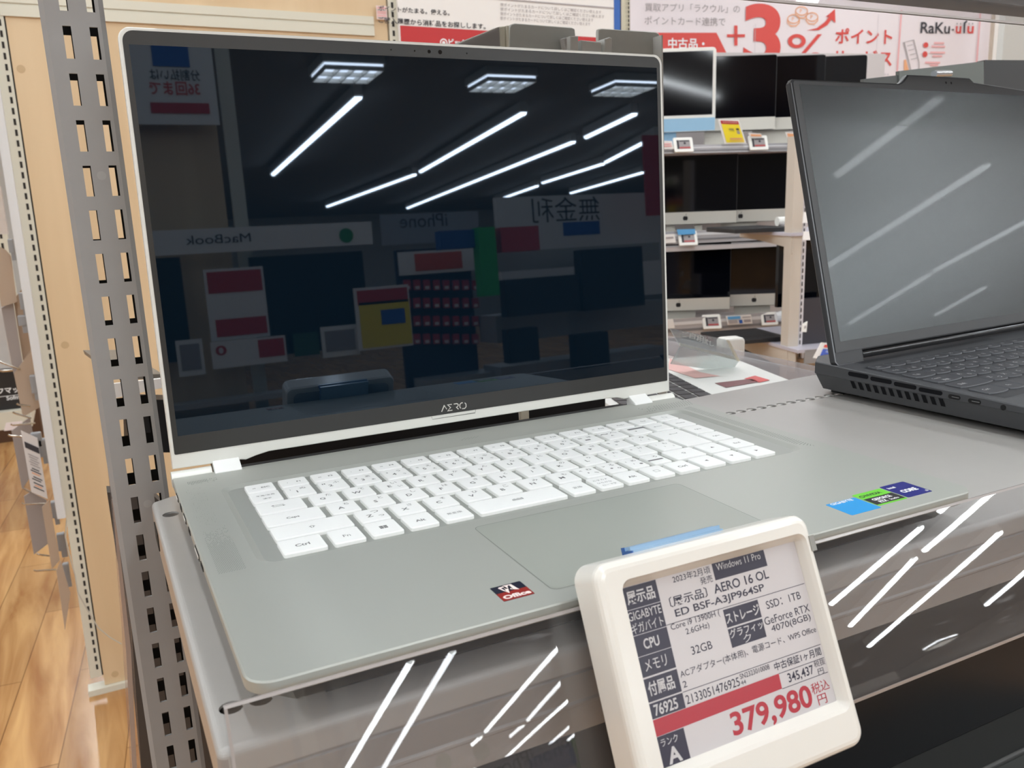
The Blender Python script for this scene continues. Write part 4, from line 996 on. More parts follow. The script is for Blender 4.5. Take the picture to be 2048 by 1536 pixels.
# clear sheets standing left of the post
sa = acrylic('sheet_acrylic', (0.92, 0.87, 0.85), haze=.10)
def vsheet(name, pts, y, matl, dx, label, cat):
    Q = [at_y(u_, v_, y) for u_, v_ in pts]; m = MB(); n = len(Q)
    m.add(Q + [q + V(0, dx, 0) for q in Q], [tuple(range(n))[::-1], tuple(range(n, 2 * n))] + [(i, (i + 1) % n, n + (i + 1) % n, n + i) for i in range(n)]); return m.build(name, matl, None, label, cat)
vsheet('clear_divider', [(197, 768), (222, 1000), (243, 1250), (262, 1560), (284, 1560), (262, 1250), (240, 1060), (212, 860), (204, 780)], .40, sa, .004, 'tall clear plastic divider standing left of the slotted post', 'divider')
vsheet('grey_side_panel', [(214, 985), (236, 1130), (262, 1330), (284, 1560), (560, 1560), (480, 1150), (300, 985)], .52, mat('side_panel_grey', (74, 69, 66), .5), .02, 'dark grey side panel behind the slotted post, lower left', 'panel')
vsheet('white_strip', [(243, 1068), (253, 1066), (278, 1246), (267, 1254)], .43, white_paint, .006, 'white strip beside the lower part of the slotted post', 'strip')
vsheet('divider_edge', [(224, 1000), (228, 1000), (262, 1300), (275, 1560), (266, 1560), (252, 1300)], .39, mat('divider_edge_pink', (186, 164, 150), .3), .003, 'pinkish clear strip on the edge of the divider left of the post', 'strip')
# ------------------------------------------------------------------ far wall with the red point-service banner
YA = math.radians(-12.5); FX = V(math.cos(YA), math.sin(YA), 0); FY = V(-math.sin(YA), math.cos(YA), 0); UZ = V(0, 0, 1)
DB = 5.02
def at_f(u_, v_, d): return on_plane(u_, v_, FY, d)
def lf(p): return (p.dot(FX), p.z)
def ff(u_, v_, d): return lf(at_f(u_, v_, d))
FM = lambda d: frame(FY * d, FX, UZ)
fw = thing('partition_wall', 'cream partition wall with slotted posts behind the red and white banner', 'partition', FY * (DB + .05) + V(0, 0, FZ) + FX * 2)
fw['kind'] = 'structure'
m = MB(FM(DB + .03)); m.box(1.2, 4.6, FZ, 2.0, -.05, 0); m.build('panel', mat('partition_white', (226, 222, 220), .6), fw)
x0 = ff(1246, 30, DB)[0]; x1 = ff(1259, 30, DB)[0]
m = MB(FM(DB)); m.box(x0, x1, FZ, 2.0, -.02, .004); m.build('edge_post', mat('post_cream_far', (204, 196, 172), .5), fw)
m = MB(FM(DB - .006)); z = 1.9
while z > .6:
    m.rect(x0 + (x1 - x0) * .72, x0 + (x1 - x0) * .90, z - .016, z, 0); m.rect(x0 + (x1 - x0) * .42, x0 + (x1 - x0) * .52, z - .016, z, 0, 1); z -= .025
m.build('slots', [slot_m, mat('slot_faint', (170, 160, 140), .6)], fw)
bn = thing('banner', 'wide white banner with large red +3% and Japanese text on the far wall', 'banner', FY * (DB - .01) + FX * 3)
bx0 = ff(1259, 30, DB)[0]; bx1 = ff(1987, 60, DB)[0]; bz0 = ff(1330, 148, DB)[1]
m = MB(FM(DB - .012)); m.box(bx0, bx1, bz0 - .02, 2.0, -.006, 0); m.build('sheet', paper_cool, bn)
m = MB(FM(DB - .018))
def FT_(s, u0, vb, u1, vt, k, bold=0.0, res=3):
    p = ff(u0, vb, DB - .018); q = ff(u1, vt, DB - .018); h = ff((u0 + u1) / 2, vt, DB - .018)[1] - ff((u0 + u1) / 2, vb, DB - .018)[1]
    m.text(s, p[0], p[1], q[0] - p[0], h, 0, k, bold, res)
def FP(pts, k, z=0): m.flat([ff(a, b, DB - .018) for a, b in pts], z, k)
def FS(pts, wd, k, closed=False, z=.001): m.stroke([ff(a, b, DB - .018) for a, b in pts], wd, z, k, closed)
FT_('買取アプリ「ラクウル」の', 1290, 22.5, 1480, 6, 1, .0); FT_('ポイントカード連携で', 1289, 49.5, 1451, 32.5, 1, .0)
FP([(1290, 65.4), (1433, 65.4), (1467, 134), (1290, 135.5)][::-1], 0)
_b = m; 
def white_text(s, u0, vb, u1, vt):
    p = ff(u0, vb, DB - .018); q = ff(u1, vt, DB - .018); h = ff((u0 + u1) / 2, vt, DB - .018)[1] - ff((u0 + u1) / 2, vb, DB - .018)[1]
    m.text(s, p[0], p[1], q[0] - p[0], h, .002, 2, .02)
white_text('中古品・', 1336, 98, 1409, 76); white_text('家電展示品', 1335, 125, 1439, 104)
FP([(1468.5, 51), (1475, 51), (1475, 91), (1468.5, 91)][::-1], 0); FP([(1454, 68.5), (1490, 68.5), (1490, 74.3), (1454, 74.3)][::-1], 0)
FT_('3', 1486, 134.6, 1564, 7, 0, .035, 8); FT_('%', 1574, 132.6, 1650, 68, 0, .0, 6)
FT_('ポイント', 1670, 87, 1786, 56, 0, .018, 4); FT_('サービス', 1665, 132, 1785, 100, 0, .018, 4)
for (a, b) in ((1587, 38), (1603, 22), (1624, 34)):
    cx, cz = ff(a, b, DB - .018); m.stroke(circle(cx, cz, .043, 20, .026), .006, .001, 3, True); m.text('P', cx - .012, cz - .012, None, .024, .001, 3)
    m.stroke([(cx - .043, cz), (cx - .043, cz - .022), (cx - .02, cz - .043), (cx + .02, cz - .043), (cx + .043, cz - .022), (cx + .043, cz)], .006, .001, 3)
FP([(1613, 61), (1634, 56), (1651, 43), (1658, 33), (1651, 34), (1670, 18), (1671, 46), (1663, 39), (1655, 50), (1638, 60)], 0)
FS([(1803, 20), (1793.7, 150)], .012, 4); FS([(1961, 20), (1953, 128)], .012, 4)
FT_('RaKu', 1841, 66.6, 1901, 44, 5, .012, 4); FP([(1904, 58), (1908, 58), (1908, 61), (1904, 61)][::-1], 5)
FT_('u', 1911, 67, 1923, 52, 0, .02); FS([(1928, 66.6), (1929, 46), (1934, 42)], .012, 5); FT_('u', 1934, 67, 1948, 52, 0, .02)
for a in (1914, 1921, 1938, 1945): 
    c_ = ff(a, 47.6, DB - .018); m.flat(circle(c_[0], c_[1], .006, 8), .001, 1)
ph = [(1807.7, 85), (1827.4, 80), (1838, 124.5), (1838, 140), (1822, 142)]
FS(ph, .007, 1, True); 
for i in range(4): FS([(1814 + 2.6 * i, 92 + 9 * i), (1826 + 2.6 * i, 89 + 9 * i)], .004, 1)
c_ = ff(1851.6, 90, DB - .018); m.flat(circle(c_[0], c_[1], .021, 12, .018), .001, 0); c_ = ff(1850, 108.5, DB - .018); m.flat(circle(c_[0], c_[1], .020, 14), .001, 0)
FP([(1808, 120), (1812, 119), (1819, 145), (1808, 145)][::-1], 3)
for (a, b, c2) in ((1868, 1888, 86), (1863, 1890, 93), (1860, 1890, 105), (1865, 1884, 112), (1850, 1880, 125), (1860, 1876, 130)): FS([(a, c2), (b, c2 + .4)], .012, 4)
for (a, b) in ((1730, 1778), (1757, 1778)): pass
for i in range(9): FS([(1729 + i * 5.6, 147.5 + .2 * i), (1732.5 + i * 5.6, 147.5 + .2 * i)], .010, 6)
FS([(1757, 28), (1750, 150)], .003, 6); FS([(1511, 48), (1509, 110)], .003, 6)
m.build('print', [red_ink, ink_grey, st_w, orange_ink, pink_ink, ink, mat('faint_grey_ink', (206, 198, 202), .6)], bn)
# white panel and column at the right of the banner
m = MB(FM(DB - .2)); a = ff(1988, 60, DB - .2)[0]; b = ff(2024, 60, DB - .2)[0]; m.box(a, b, bz0 - .3, 2.0, -.02, 0); m.box(a - .012, a, bz0 - .3, 2.0, -.02, .004, 1)
m.box(a + (b - a) * .62, b, 1.02, 2.0, 0, .003, 2); m.build('poster_board', [paper, mat('seam_tan', (186, 172, 156), .6), mat('poster_pale_blue', (196, 208, 232), .5)], None, 'plain white poster board with pale blue corner right of the banner', 'poster')
pl = at_d(2009, 60, 3.2); pr = at_d(2150, 60, 3.2)
m = MB(frame((pl.x, pl.y, FZ), FX, UZ)); m.box(0, .9, 0, 3.3, -.03, 0); m.build('pillar', mat('pillar_grey', (190, 189, 184), .6, noise=.03, nscale=300), kind='structure')

# ------------------------------------------------------------------ all-in-one computers on the far shelves
blk_scr = mat('computer_glass', (3, 5, 12), .06, 0, .5); alu = mat('computer_chin', (208, 205, 196), .38, .1); alud = mat('computer_edge', (30, 31, 34), .4); blue_c = mat('computer_blue_chin', (146, 184, 210), .4); logo = mat('chin_logo', (30, 30, 34), .4)
def apple(m, x, y, r, z, k):
    m.flat(circle(x - r * .42, y, r * .66, 10, r * .9), z, k); m.flat(circle(x + r * .30, y, r * .58, 10, r * .9), z, k); m.flat([(x, y + r * 1.0), (x + r * .45, y + r * 1.7), (x + r * .1, y + r * 1.6)], z, k)
def make_computer(w_, h_, chin, label, group, kind):
    t = thing('desktop_computer', label, 'computer', (0, 0, 0), group)
    M_ = frame((0, 0, 0), (1, 0, 0), (0, 0, 1))
    m = MB(M_); m.prism(rrect(-w_ / 2, w_ / 2, 0, h_, .014 if kind == 'silver' else .018, 5), -.014, 0, 0, ch=.002, n=2); m.build('case', alud if kind == 'silver' else white_paint, t)
    m = MB(M_); m.prism([(-w_ / 2 + .002, .002), (w_ / 2 - .002, .002), (w_ / 2 - .002, chin), (-w_ / 2 + .002, chin)], -.002, .0012)
    if kind == 'silver': apple(m, 0, chin * .5, .0125, .0018, 1)
    m.build('chin', [alu if kind == 'silver' else blue_c, logo], t)
    m = MB(M_); e_ = .004 if kind == 'silver' else .016
    m.prism([(-w_ / 2 + e_, chin + (0.001 if kind == 'silver' else .014)), (w_ / 2 - e_, chin + (.001 if kind == 'silver' else .014)), (w_ / 2 - e_, h_ - e_), (-w_ / 2 + e_, h_ - e_)], -.002, .0014)
    m.build('display', blk_scr, t)
    m = MB(); m.box(-.09, .09, .03, .036, -.085, .12); m.prism(rrect(-.095, .095, -.06, .11, .006, 3), -.094, -.086); m.build('stand', alu if kind == 'silver' else blue_c, t)
    return t
proto = make_computer(.505, .350, .060, 'x', 'silver desktop computers on the far shelves', 'silver')
CA = math.atan2(RIGHT.y, RIGHT.x)
ROWZ = {}
def put(src, u_, v_, d, label, first=False, dyaw=0.0):
    p = at_d(u_, v_, d); row = v_ // 150; p.z = ROWZ.setdefault(row, p.z); Mx = Matrix.Translation(p) @ Matrix.Rotation(CA + dyaw, 4, 'Z')
    if first: src.matrix_world = Mx; src['label'] = label; return src
    return copy_tree(src, Mx, label)
put(proto, 1371, 449, 4.20, 'silver desktop computer on the middle far shelf, left one, next to the white laptop edge', True)
put(proto, 1481, 446, 4.262, 'silver desktop computer on the middle far shelf, right one, beside the beige post')
put(proto, 1357, 622, 4.17, 'silver desktop computer on the lowest far shelf, left one, next to the white laptop edge')
put(proto, 1508, 612, 4.262, 'silver desktop computer on the lowest far shelf, right one, beside the beige post')
put(proto, 1448, 262, 4.20, 'silver desktop computer on the top far shelf behind the yellow card')
put(proto, 1545, 260, 4.255, 'silver desktop computer on the top far shelf, second from the yellow card')
put(proto, 1628, 258, 4.31, 'silver desktop computer on the top far shelf, partly hidden by the grey laptop screen')
pb = make_computer(.547, .385, .062, 'desktop computer with pale blue chin and white bezel on the top far shelf', None, 'blue')
put(pb, 1318, 266, 4.15, pb['label'], True)

# shelves carrying them
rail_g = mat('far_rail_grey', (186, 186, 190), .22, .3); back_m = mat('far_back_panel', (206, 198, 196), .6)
DS = 3.42
def far_shelf(vtop, vbot, label, u_r, zt_):
    p = at_f(1400, vtop, DS); q = at_f(1400, vbot, DS); t = thing('far_shelf', label, 'shelf', p)
    xl = ff(1180, vtop, DS)[0]; xr = ff(u_r, vtop, DS)[0]
    m = MB(FM(DS)); h = p.z - q.z
    m.box(xl, xr, zt_ - .02, zt_, -.585, -.004); m.build('board', mat('far_shelf_board', (196, 190, 190), .5), t)
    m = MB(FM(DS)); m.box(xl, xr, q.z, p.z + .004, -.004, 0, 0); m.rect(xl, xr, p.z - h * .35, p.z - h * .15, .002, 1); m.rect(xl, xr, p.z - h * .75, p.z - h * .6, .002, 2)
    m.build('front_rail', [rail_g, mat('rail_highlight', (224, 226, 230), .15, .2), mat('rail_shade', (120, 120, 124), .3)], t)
    return p.z
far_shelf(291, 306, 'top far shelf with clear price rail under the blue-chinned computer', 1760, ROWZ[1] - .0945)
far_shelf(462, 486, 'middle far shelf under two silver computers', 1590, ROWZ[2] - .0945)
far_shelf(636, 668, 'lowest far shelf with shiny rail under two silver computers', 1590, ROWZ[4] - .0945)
m = MB(FM(DS + .62)); xl = ff(1180, 300, DS + .62)[0]; xr = ff(1760, 300, DS + .62)[0]; m.box(xl, xr, FZ, bz0 - .03, -.02, 0); m.build('back_panel', back_m, None, 'pale back panel behind the far computer shelves', 'panel')
m = MB(FM(DS)); p = at_f(1400, 690, DS); m.box(xl, ff(1590, 700, DS)[0], FZ, p.z, -.58, -.06); m.build('base_cabinet', mat('base_dark', (58, 58, 62), .6), None, 'dark base below the lowest far shelf', 'fixture base')

# small electronic price tags and cards on those rails
tw = mat('small_tag_white', (238, 236, 230), .35); tg = mat('small_tag_grey', (150, 144, 144), .4); tr_ = mat('small_tag_red', (172, 70, 72), .4)
def small_tag():
    t = thing('shelf_price_tag', 'x', 'price tag', (0, 0, 0), 'small electronic price tags on the far shelves')
    M_ = frame((0, 0, 0), (1, 0, 0), (0, .42, .91))
    m = MB(M_); m.prism(rrect(-.045, .045, -.036, .036, .006, 4), -.008, 0, ch=.002); m.build('housing', tw, t)
    m = MB(M_); m.rect(-.031, .031, -.022, .022, .0006, 0); m.rect(-.031, -.021, -.022, .022, .001, 1); m.rect(-.020, .031, -.020, -.012, .001, 2); m.flat(circle(.006, .006, .006, 8), .001, 1); m.rect(-.018, .028, .014, .020, .001, 1); m.build('display', [tg, ink, tr_], t)
    return t
st = small_tag()
def ptag(u_, v_, d, label, first=False, s=1.0):
    p = at_f(u_, v_, DS - .014); Mx = Matrix.Translation(p) @ Matrix.Rotation(CA + .1, 4, 'Z') @ Matrix.Scale(s, 4)
    if first: st.matrix_world = Mx; st['label'] = label; return st
    return copy_tree(st, Mx, label)
ptag(1367, 289, 3.92, 'small electronic price tag on the top far rail, below the blue chin', True)
ptag(1517, 285, 3.95, 'small electronic price tag under an orange strip on the top far rail')
ptag(1376, 476, 3.92, 'small electronic price tag with blue header on the middle far rail')
ptag(1424, 643, 3.90, 'small electronic price tag on the lowest far rail, left of the blue and white card')
ptag(1539, 637, 3.95, 'small electronic price tag on the lowest far rail, right of the blue and white card', s=.92)
def card(pts, d, label, cat, mats, draw=None, name='shelf_card'):
    Q = [at_d(a, b, d) if d < 3.5 else at_f(a, b, DS - .012 - (4.0 - d) * .12) for a, b in pts]; m = MB(); n = len(Q)
    m.add(Q + [q + FY * .004 for q in Q], [tuple(range(n))[::-1], tuple(range(n, 2 * n))] + [(i, (i + 1) % n, n + (i + 1) % n, n + i) for i in range(n)])
    tl, tr, brr, bl_ = Q[:4]
    def pt(s, t): return tl.lerp(tr, s).lerp(bl_.lerp(brr, s), t) - FY * .003
    def bar(s0, s1, t0, t1, k): m.quad(pt(s0, t1), pt(s1, t1), pt(s1, t0), pt(s0, t0), k)
    if draw: draw(bar, m, pt)
    return m.build(name, mats, None, label, cat)
def dy(bar, m, pt):
    bar(.08, .92, .06, .19, 1); bar(.08, .92, .2, .94, 2); bar(.16, .86, .105, .14, 0); bar(.34, .60, .36, .5, 3); bar(.36, .58, .38, .44, 5); bar(.7, .84, .36, .44, 3); bar(.7, .84, .46, .60, 5); bar(.28, .86, .76, .84, 4); bar(.2, .9, .87, .9, 4)
card([(1436, 238), (1478, 240), (1493, 287), (1450, 288)], 3.88, 'bright yellow price card with red header on the top far rail', 'price card', [paper, red_deep, yellow_ink, ink, orange_ink, ink_grey], dy)
card([(1497, 266), (1522, 267), (1525, 275), (1501, 275)], 3.97, 'orange and white strip card behind a small tag on the top far rail', 'card', [paper, orange_ink], lambda bar, m, pt: bar(.08, .92, .25, .75, 1))
card([(1571, 264), (1604, 266), (1604, 292), (1579, 290)], 3.9, 'orange topped white card beside the grey laptop screen edge', 'card', [paper, orange_ink], lambda bar, m, pt: bar(.05, .95, .1, .35, 1))
card([(1310, 281), (1344, 282), (1348, 298), (1310, 299)], 3.93, 'cream card on the top far rail at the white laptop edge', 'card', [paper, pink_ink], lambda bar, m, pt: (bar(.4, .9, .3, .45, 1), bar(.4, .9, .55, .7, 1)))
card([(1312, 470), (1349, 468), (1352, 485), (1312, 488)], 3.93, 'white card on the middle far rail at the white laptop edge', 'card', [paper, ink_grey], lambda bar, m, pt: bar(.5, .9, .3, .5, 1))
card([(1354, 459), (1390, 458), (1391, 468), (1357, 470)], 3.97, 'blue header card above a small tag on the middle far rail', 'card', [lblue_ink])
card([(1348, 450), (1388, 449), (1390, 459), (1352, 461)], 4.0, 'dark grey card stub standing on the middle far shelf', 'card', [mat('stub_grey', (96, 92, 92), .5)])
card([(1310, 640), (1346, 638), (1350, 656), (1310, 660)], 3.93, 'white card on the lowest far rail at the white laptop edge', 'card', [paper])
card([(1452, 632), (1502, 629), (1505, 647), (1456, 650)], 3.92, 'blue and white card in the middle of the lowest far rail', 'price card', [paper, lblue_ink, ink_grey, blue_ink], lambda bar, m, pt: (bar(.04, .55, .08, .40, 1), bar(.05, .4, .5, .85, 2), bar(.46, .6, .5, .9, 3), bar(.62, .96, .2, .3, 2), bar(.66, .94, .5, .8, 2)))

# ------------------------------------------------------------------ beige shelf unit in the middle distance at the right
DP = 3.20
pp = at_d(1594, 480, DP)
beige_p = mat('post_beige', (202, 192, 180), .5)
un = thing('beige_shelf_unit', 'beige shelf unit with a slotted post and two brackets left of the grey laptop screen', 'shelf', (pp.x, pp.y, FZ))
PX = pp.dot(FX); PD = pp.dot(FY)
fu = lambda u_, v_: ff(u_, v_, PD)
m = MB(FM(PD)); xa = fu(1583, 480)[0]; xb = fu(1604, 480)[0]; xc = fu(1613, 480)[0]
zp = fu(1594, 272)[1]; m.box(xa, xb, FZ, zp, -.05, 0); m.box(xb, xc, FZ, zp, -.05, -.002, 1); m.build('post', [beige_p, mat('post_side_light', (214, 210, 214), .5)], un)
m = MB(FM(PD - .002)); z = zp - .01
while z > -.75: m.rect(xb + .003, xb + .008, z - .016, z, .002); z -= .025
m.build('slots', slot_m, un)
def bracket(pts):
    n_ = FX; d_ = n_.dot(at_f(1584, 480, PD))
    Q = [on_plane(a, b, n_, d_) for a, b in pts]; m = MB(); n = len(Q)
    fs = tessellate_polygon([Q])
    m.add(Q, [tuple(t) for t in fs]); m.add([q + FX * .004 for q in Q], [tuple(reversed(t)) for t in fs])
    m.add(Q + [q + FX * .004 for q in Q], [(i, (i + 1) % n, n + (i + 1) % n, n + i) for i in range(n)])
    m.build('bracket', beige_p, un); return Q
q1 = bracket([(1481, 461), (1585, 470), (1585, 508), (1577, 506), (1571, 494), (1520, 481), (1479, 474)])
q2 = bracket([(1458, 660), (1575, 697), (1590, 705), (1590, 745), (1575, 742), (1545, 725), (1456, 682)])
top2 = mat('unit_shelf_lilac', (192, 188, 198), .4)
def board(za, name, dep, xr, matl, y0=-.01):
    m = MB(frame(V(0, 0, 0), FX, FY)); m.box(PX - .03, PX + xr, PD + y0, PD + dep, za - .012, za); m.build(name, matl, un)
z1_ = at_f(1584, 468, PD).z + .004; z2_ = at_f(1584, 697, PD).z + .008
dep2 = on_plane(1458, 660, FX, FX.dot(at_f(1584, 480, PD))).dot(FY) - PD
board(z1_, 'upper_board', dep2 * .9, 1.2, top2); board(z2_, 'lower_board', dep2, 1.2, top2, -.08)
m = MB(FM(PD - .08)); m.box(PX + .0, PX + 1.2, z2_ - .055, z2_ - .002, -.004, 0); m.build('front_lip', mat('lip_grey', (150, 148, 148), .4), un)
m = MB(FM(PD - .02)); zbp = at_f(1620, 742, PD).z; m.box(PX + .02, PX + 1.2, zbp, z2_ - .05, -.02, 0); m.build('apron', mat('apron_beige', (196, 182, 164), .55), un)
def unit_laptop(z, y0, x0, w_, label, tilt):
    t = thing('black_laptop', label, 'laptop', FX * (PX + x0) + FY * (PD + y0) + V(0, 0, z))
    Mx = frame(FX * (PX + x0) + FY * (PD + y0) + V(0, 0, z), FX, FY)
    m = MB(Mx); m.prism(rrect(-w_, 0, 0, .25, .008, 3), .0, .018, ch=.003); m.build('base', mat('unit_laptop_black', (34, 34, 36), .45), t)
    m = MB(Mx); m.rect(-w_ + .03, -.03, .04, .17, .0185); m.build('keyboard', mat('unit_keys', (24, 24, 26), .6), t)
    return t
unit_laptop(z2_ + .001, dep2 * .25, .05, .26, 'black laptop lying open on the lower board of the beige unit, left of its post', 0)
unit_laptop(z1_ + .001, dep2 * .25, .05, .24, 'black laptop on the upper board of the beige unit, left of its post', 0)
m = MB(); m.tube([at_f(1554, 443, PD + .2), at_f(1600, 441, PD + .2)], .018, 14); m.build('white_roll', white_pl, None, 'white roll lying on the upper board of the beige unit', 'roll')
gl = MB(); gl.tube([at_d(1552, 634, 3.75), at_d(1572, 631, 3.75)], [.02, .026], 14); gl.build('white_glare', mat('glare_white', (245, 245, 245), .15), None, 'white cylinder standing in for a glare beside the beige post on the lowest far rail', 'cylinder')  # a white glare built as a solid cylinder
m = MB(FM(PD + .02)); a = fu(1613, 604); b = fu(1690, 672); m.box(a[0] - .03, b[0], z2_ + .001, a[1] + .01, -.02, 0); m.build('dark_laptop_back', mat('dark_back', (58, 56, 62), .5), None, 'dark grey laptop back standing right of the beige post', 'laptop')
m = MB(FM(PD + .12)); a = fu(1608, 480); b = fu(1700, 604); m.box(a[0] - .03, b[0], b[1] - .02, a[1], -.02, 0); m.build('black_monitor', blk_scr, None, 'black monitor above the dark laptop back, right of the beige post', 'monitor')
card([(1606, 648), (1615, 643), (1613, 664), (1604, 664)][:4], 3.05, 'small white tag on the dark laptop back right of the beige post', 'tag', [tw, ink_grey], lambda bar, m, pt: bar(.3, .7, .3, .6, 1))
card([(1643, 685), (1690, 690), (1684, 724), (1627, 716)], 3.0, 'blue and white leaflet with a red corner beside the grey laptop', 'leaflet', [paper, mat('leaflet_blue', (70, 96, 190), .5), red_ink, mat('leaflet_pale', (170, 186, 228), .5)], lambda bar, m, pt: (bar(.16, 1, .36, .9, 1), bar(.15, .42, .1, .26, 2), bar(.3, 1, .44, .58, 3), bar(.26, 1, .66, .8, 0)))
for i, (u0, u1, vt, vb) in enumerate(((1588, 1622, 424, 446), (1588, 1628, 463, 480))):
    card([(u0 + 20, vt), (u1, vt), (u1 + 3, vb), (u0 + 18, vb)], 3.1, ('white card on the post above the upper bracket of the beige unit', 'white card on the post beside the upper bracket of the beige unit')[i], 'card', [paper])

# ------------------------------------------------------------------ rear side of the near fixture: white laptop with black keys, clear sign stand
ZR = -.08
rs = MB(frame((0, 0, 0), (1, 0, 0), (0, 1, 0)))
xe = at_z(1610, 750, ZR).x
rs.box(.3, xe, .37, .95, ZR - .03, ZR - .0165); rs.build('rear_shelf', mat('rear_shelf_pink', (196, 186, 182), .5), None, 'pale shelf board behind the grey shelf, under the white laptop with black keys', 'shelf')
m = MB(); m.box(xe, xe + .004, .36, .98, ZR - .035, ZR + .006); m.box(xe + .012, xe + .016, .36, .98, ZR - .035, ZR + .010); m.build('clear_end_lip', acrylic('lip_acrylic', (.86, .82, .82), haze=.22), None, 'clear plastic lip along the right end of the rear shelf', 'rail')
kA, kB = at_z(1335, 742, ZR), at_z(1448, 800, ZR)      # edge between keys and palm rest
ka = (kA - kB); ka.z = 0; ka.normalize(); kn = V(ka.y, -ka.x, 0)
wl = thing('white_laptop', 'white laptop with black keys and a red sticker behind the grey shelf', 'laptop', kB)
WM = frame(kB, ka, -kn)      # local x along keys (away), y away from palm rest towards keys
m = MB(WM); m.prism(rrect(-.10, .26, -.12, .13, .01, 4), -.016, 0, ch=.001); m.build('base', mat('white_laptop_body', (226, 226, 222), .4), wl)
kk = mat('black_key', (50, 47, 50), .45)
for j in range(6):
    for i in range(11):
        x0 = -.040 + i * .0205 - .006 * (j % 3); m = MB(WM); m.prism(rrect(x0, x0 + .0180, .004 + j * .0195, .0205 + j * .0195, .001, 2), 0, .0016, ch=.0004, n=1); m.build('key', kk, wl)
def sq(pts, k, name, label):
    m = MB(); Q = [at_z(a, b, ZR + .0006) for a, b in pts]; m.add(Q, [tuple(range(len(Q)))[::-1]]); m.build(name, k, wl, label)
sq([(1429, 766), (1505, 757), (1517, 764), (1452, 775)], mat('sticker_brown_red', (120, 72, 76), .4), 'sticker', 'dark brown and red sticker')
sq([(1488, 757), (1510, 751), (1540, 760), (1518, 765)], mat('sticker_bright_red', (214, 90, 90), .4), 'sticker', 'bright red sticker')
sq([(1340, 716), (1400, 744), (1440, 752), (1390, 756), (1335, 738)], mat('film_pinkish', (222, 176, 170), .4), 'protective_film', None)
# clear bent sign stand
ss = thing('clear_sign_stand', 'clear bent plastic sign stand with pale lettering between the two laptop screens', 'sign stand', at_z(1400, 720, ZR))
sm = acrylic('stand_acrylic', (.80, .82, .82), haze=.26)
def spoly(name, pts, d0, d1, matl):
    Q = [at_d(a, b, d0 + (d1 - d0) * t) for a, b, t in pts]; m = MB(); n = len(Q)
    m.add(Q + [q + V(0, .003, 0) for q in Q], [tuple(range(n))[::-1], tuple(range(n, 2 * n))] + [(i, (i + 1) % n, n + (i + 1) % n, n + i) for i in range(n)]); m.build(name, matl, ss)
spoly('front_panel', [(1341, 657, 0), (1456, 680, .2), (1478, 722, .3), (1362, 694, .1)], 1.05, 1.3, sm)
spoly('foot_panel', [(1362, 694, .0), (1478, 722, .3), (1462, 745, .4), (1343, 728, .2)], 1.06, 1.3, acrylic('stand_acrylic_foot', (.86, .90, .89), haze=.30))
spoly('bend_edge', [(1361, 686, 0), (1478, 716, .3), (1478, 722, .3), (1361, 692, 0)], 1.04, 1.28, mat('stand_edge', (176, 176, 170), .3))
spoly('side_edge', [(1455, 680, .2), (1459, 681, .2), (1480, 722, .3), (1476, 722, .3)], 1.03, 1.27, mat('stand_side_edge', (214, 206, 186), .3))
m = MB()
for i, (s, a, b, c2, d2) in enumerate((('ご自由に', 1362, 681, 1422, 673), ('お試し', 1392, 689, 1427, 682))):
    p, q = at_d(a, b - 8, 1.035), at_d(c2, d2 + 12, 1.09)
    m.M = frame(p, (q - p), V(0, 0, 1)); m.text(s, 0, 0, (q - p).length, .0068, 0, 0)
m.build('lettering', mat('stand_print', (196, 198, 194), .5), ss)
wb = MB(frame(at_d(1468, 722, 1.25), FX, UZ)); wb.prism(rrect(-.018, .018, 0, .034, .006, 3), -.02, 0, ch=.003); wb.build('white_box', white_pl, None, 'small white box behind the clear sign stand', 'box')

# grey-green laptop back and dark block behind the grey laptop, top right
g = thing('laptop_back', 'grey-green laptop lid seen from behind above the grey laptop screen', 'laptop', at_y(1880, 200, .55))
m = MB(); 
Q = [at_y(1799, 142, .55), at_y(1967.5, 122.5, .60), at_y(1969, 420, .60), at_y(1799, 420, .55)]
m.add(Q + [q + V(0, .006, 0) for q in Q], [(3, 2, 1, 0), (4, 5, 6, 7)] + [(i, 4 + i, 4 + (i + 1) % 4, (i + 1) % 4) for i in range(4)]); m.build('lid', mat('lid_green_grey', (98, 104, 100), .4), g)
Q = [at_y(1728, 158, .552), at_y(1799, 150, .552), at_y(1799, 300, .552), at_y(1728, 300, .552)]
m = MB(); m.add(Q + [q + V(0, .006, 0) for q in Q], [(3, 2, 1, 0), (4, 5, 6, 7)] + [(i, 4 + i, 4 + (i + 1) % 4, (i + 1) % 4) for i in range(4)]); m.build('lid_edge', mat('lid_edge_grey', (84, 87, 86), .5), g)
m = MB(); m.tube([at_y(1868, 148, .54), at_y(1900, 147, .545)], [.0045, .004], 12); m.build('shiny_clip', mat('shiny_clip', (210, 214, 222), .08, .7), g)
m = MB(frame(at_y(1966, 170, .85), FX, UZ)); m.box(0, .3, -.3, .045, -.02, 0); m.build('dark_monitor_back', mat('dark_monitor', (64, 66, 68), .5), None, 'dark monitor back between the grey-green lid and the grey pillar', 'monitor')
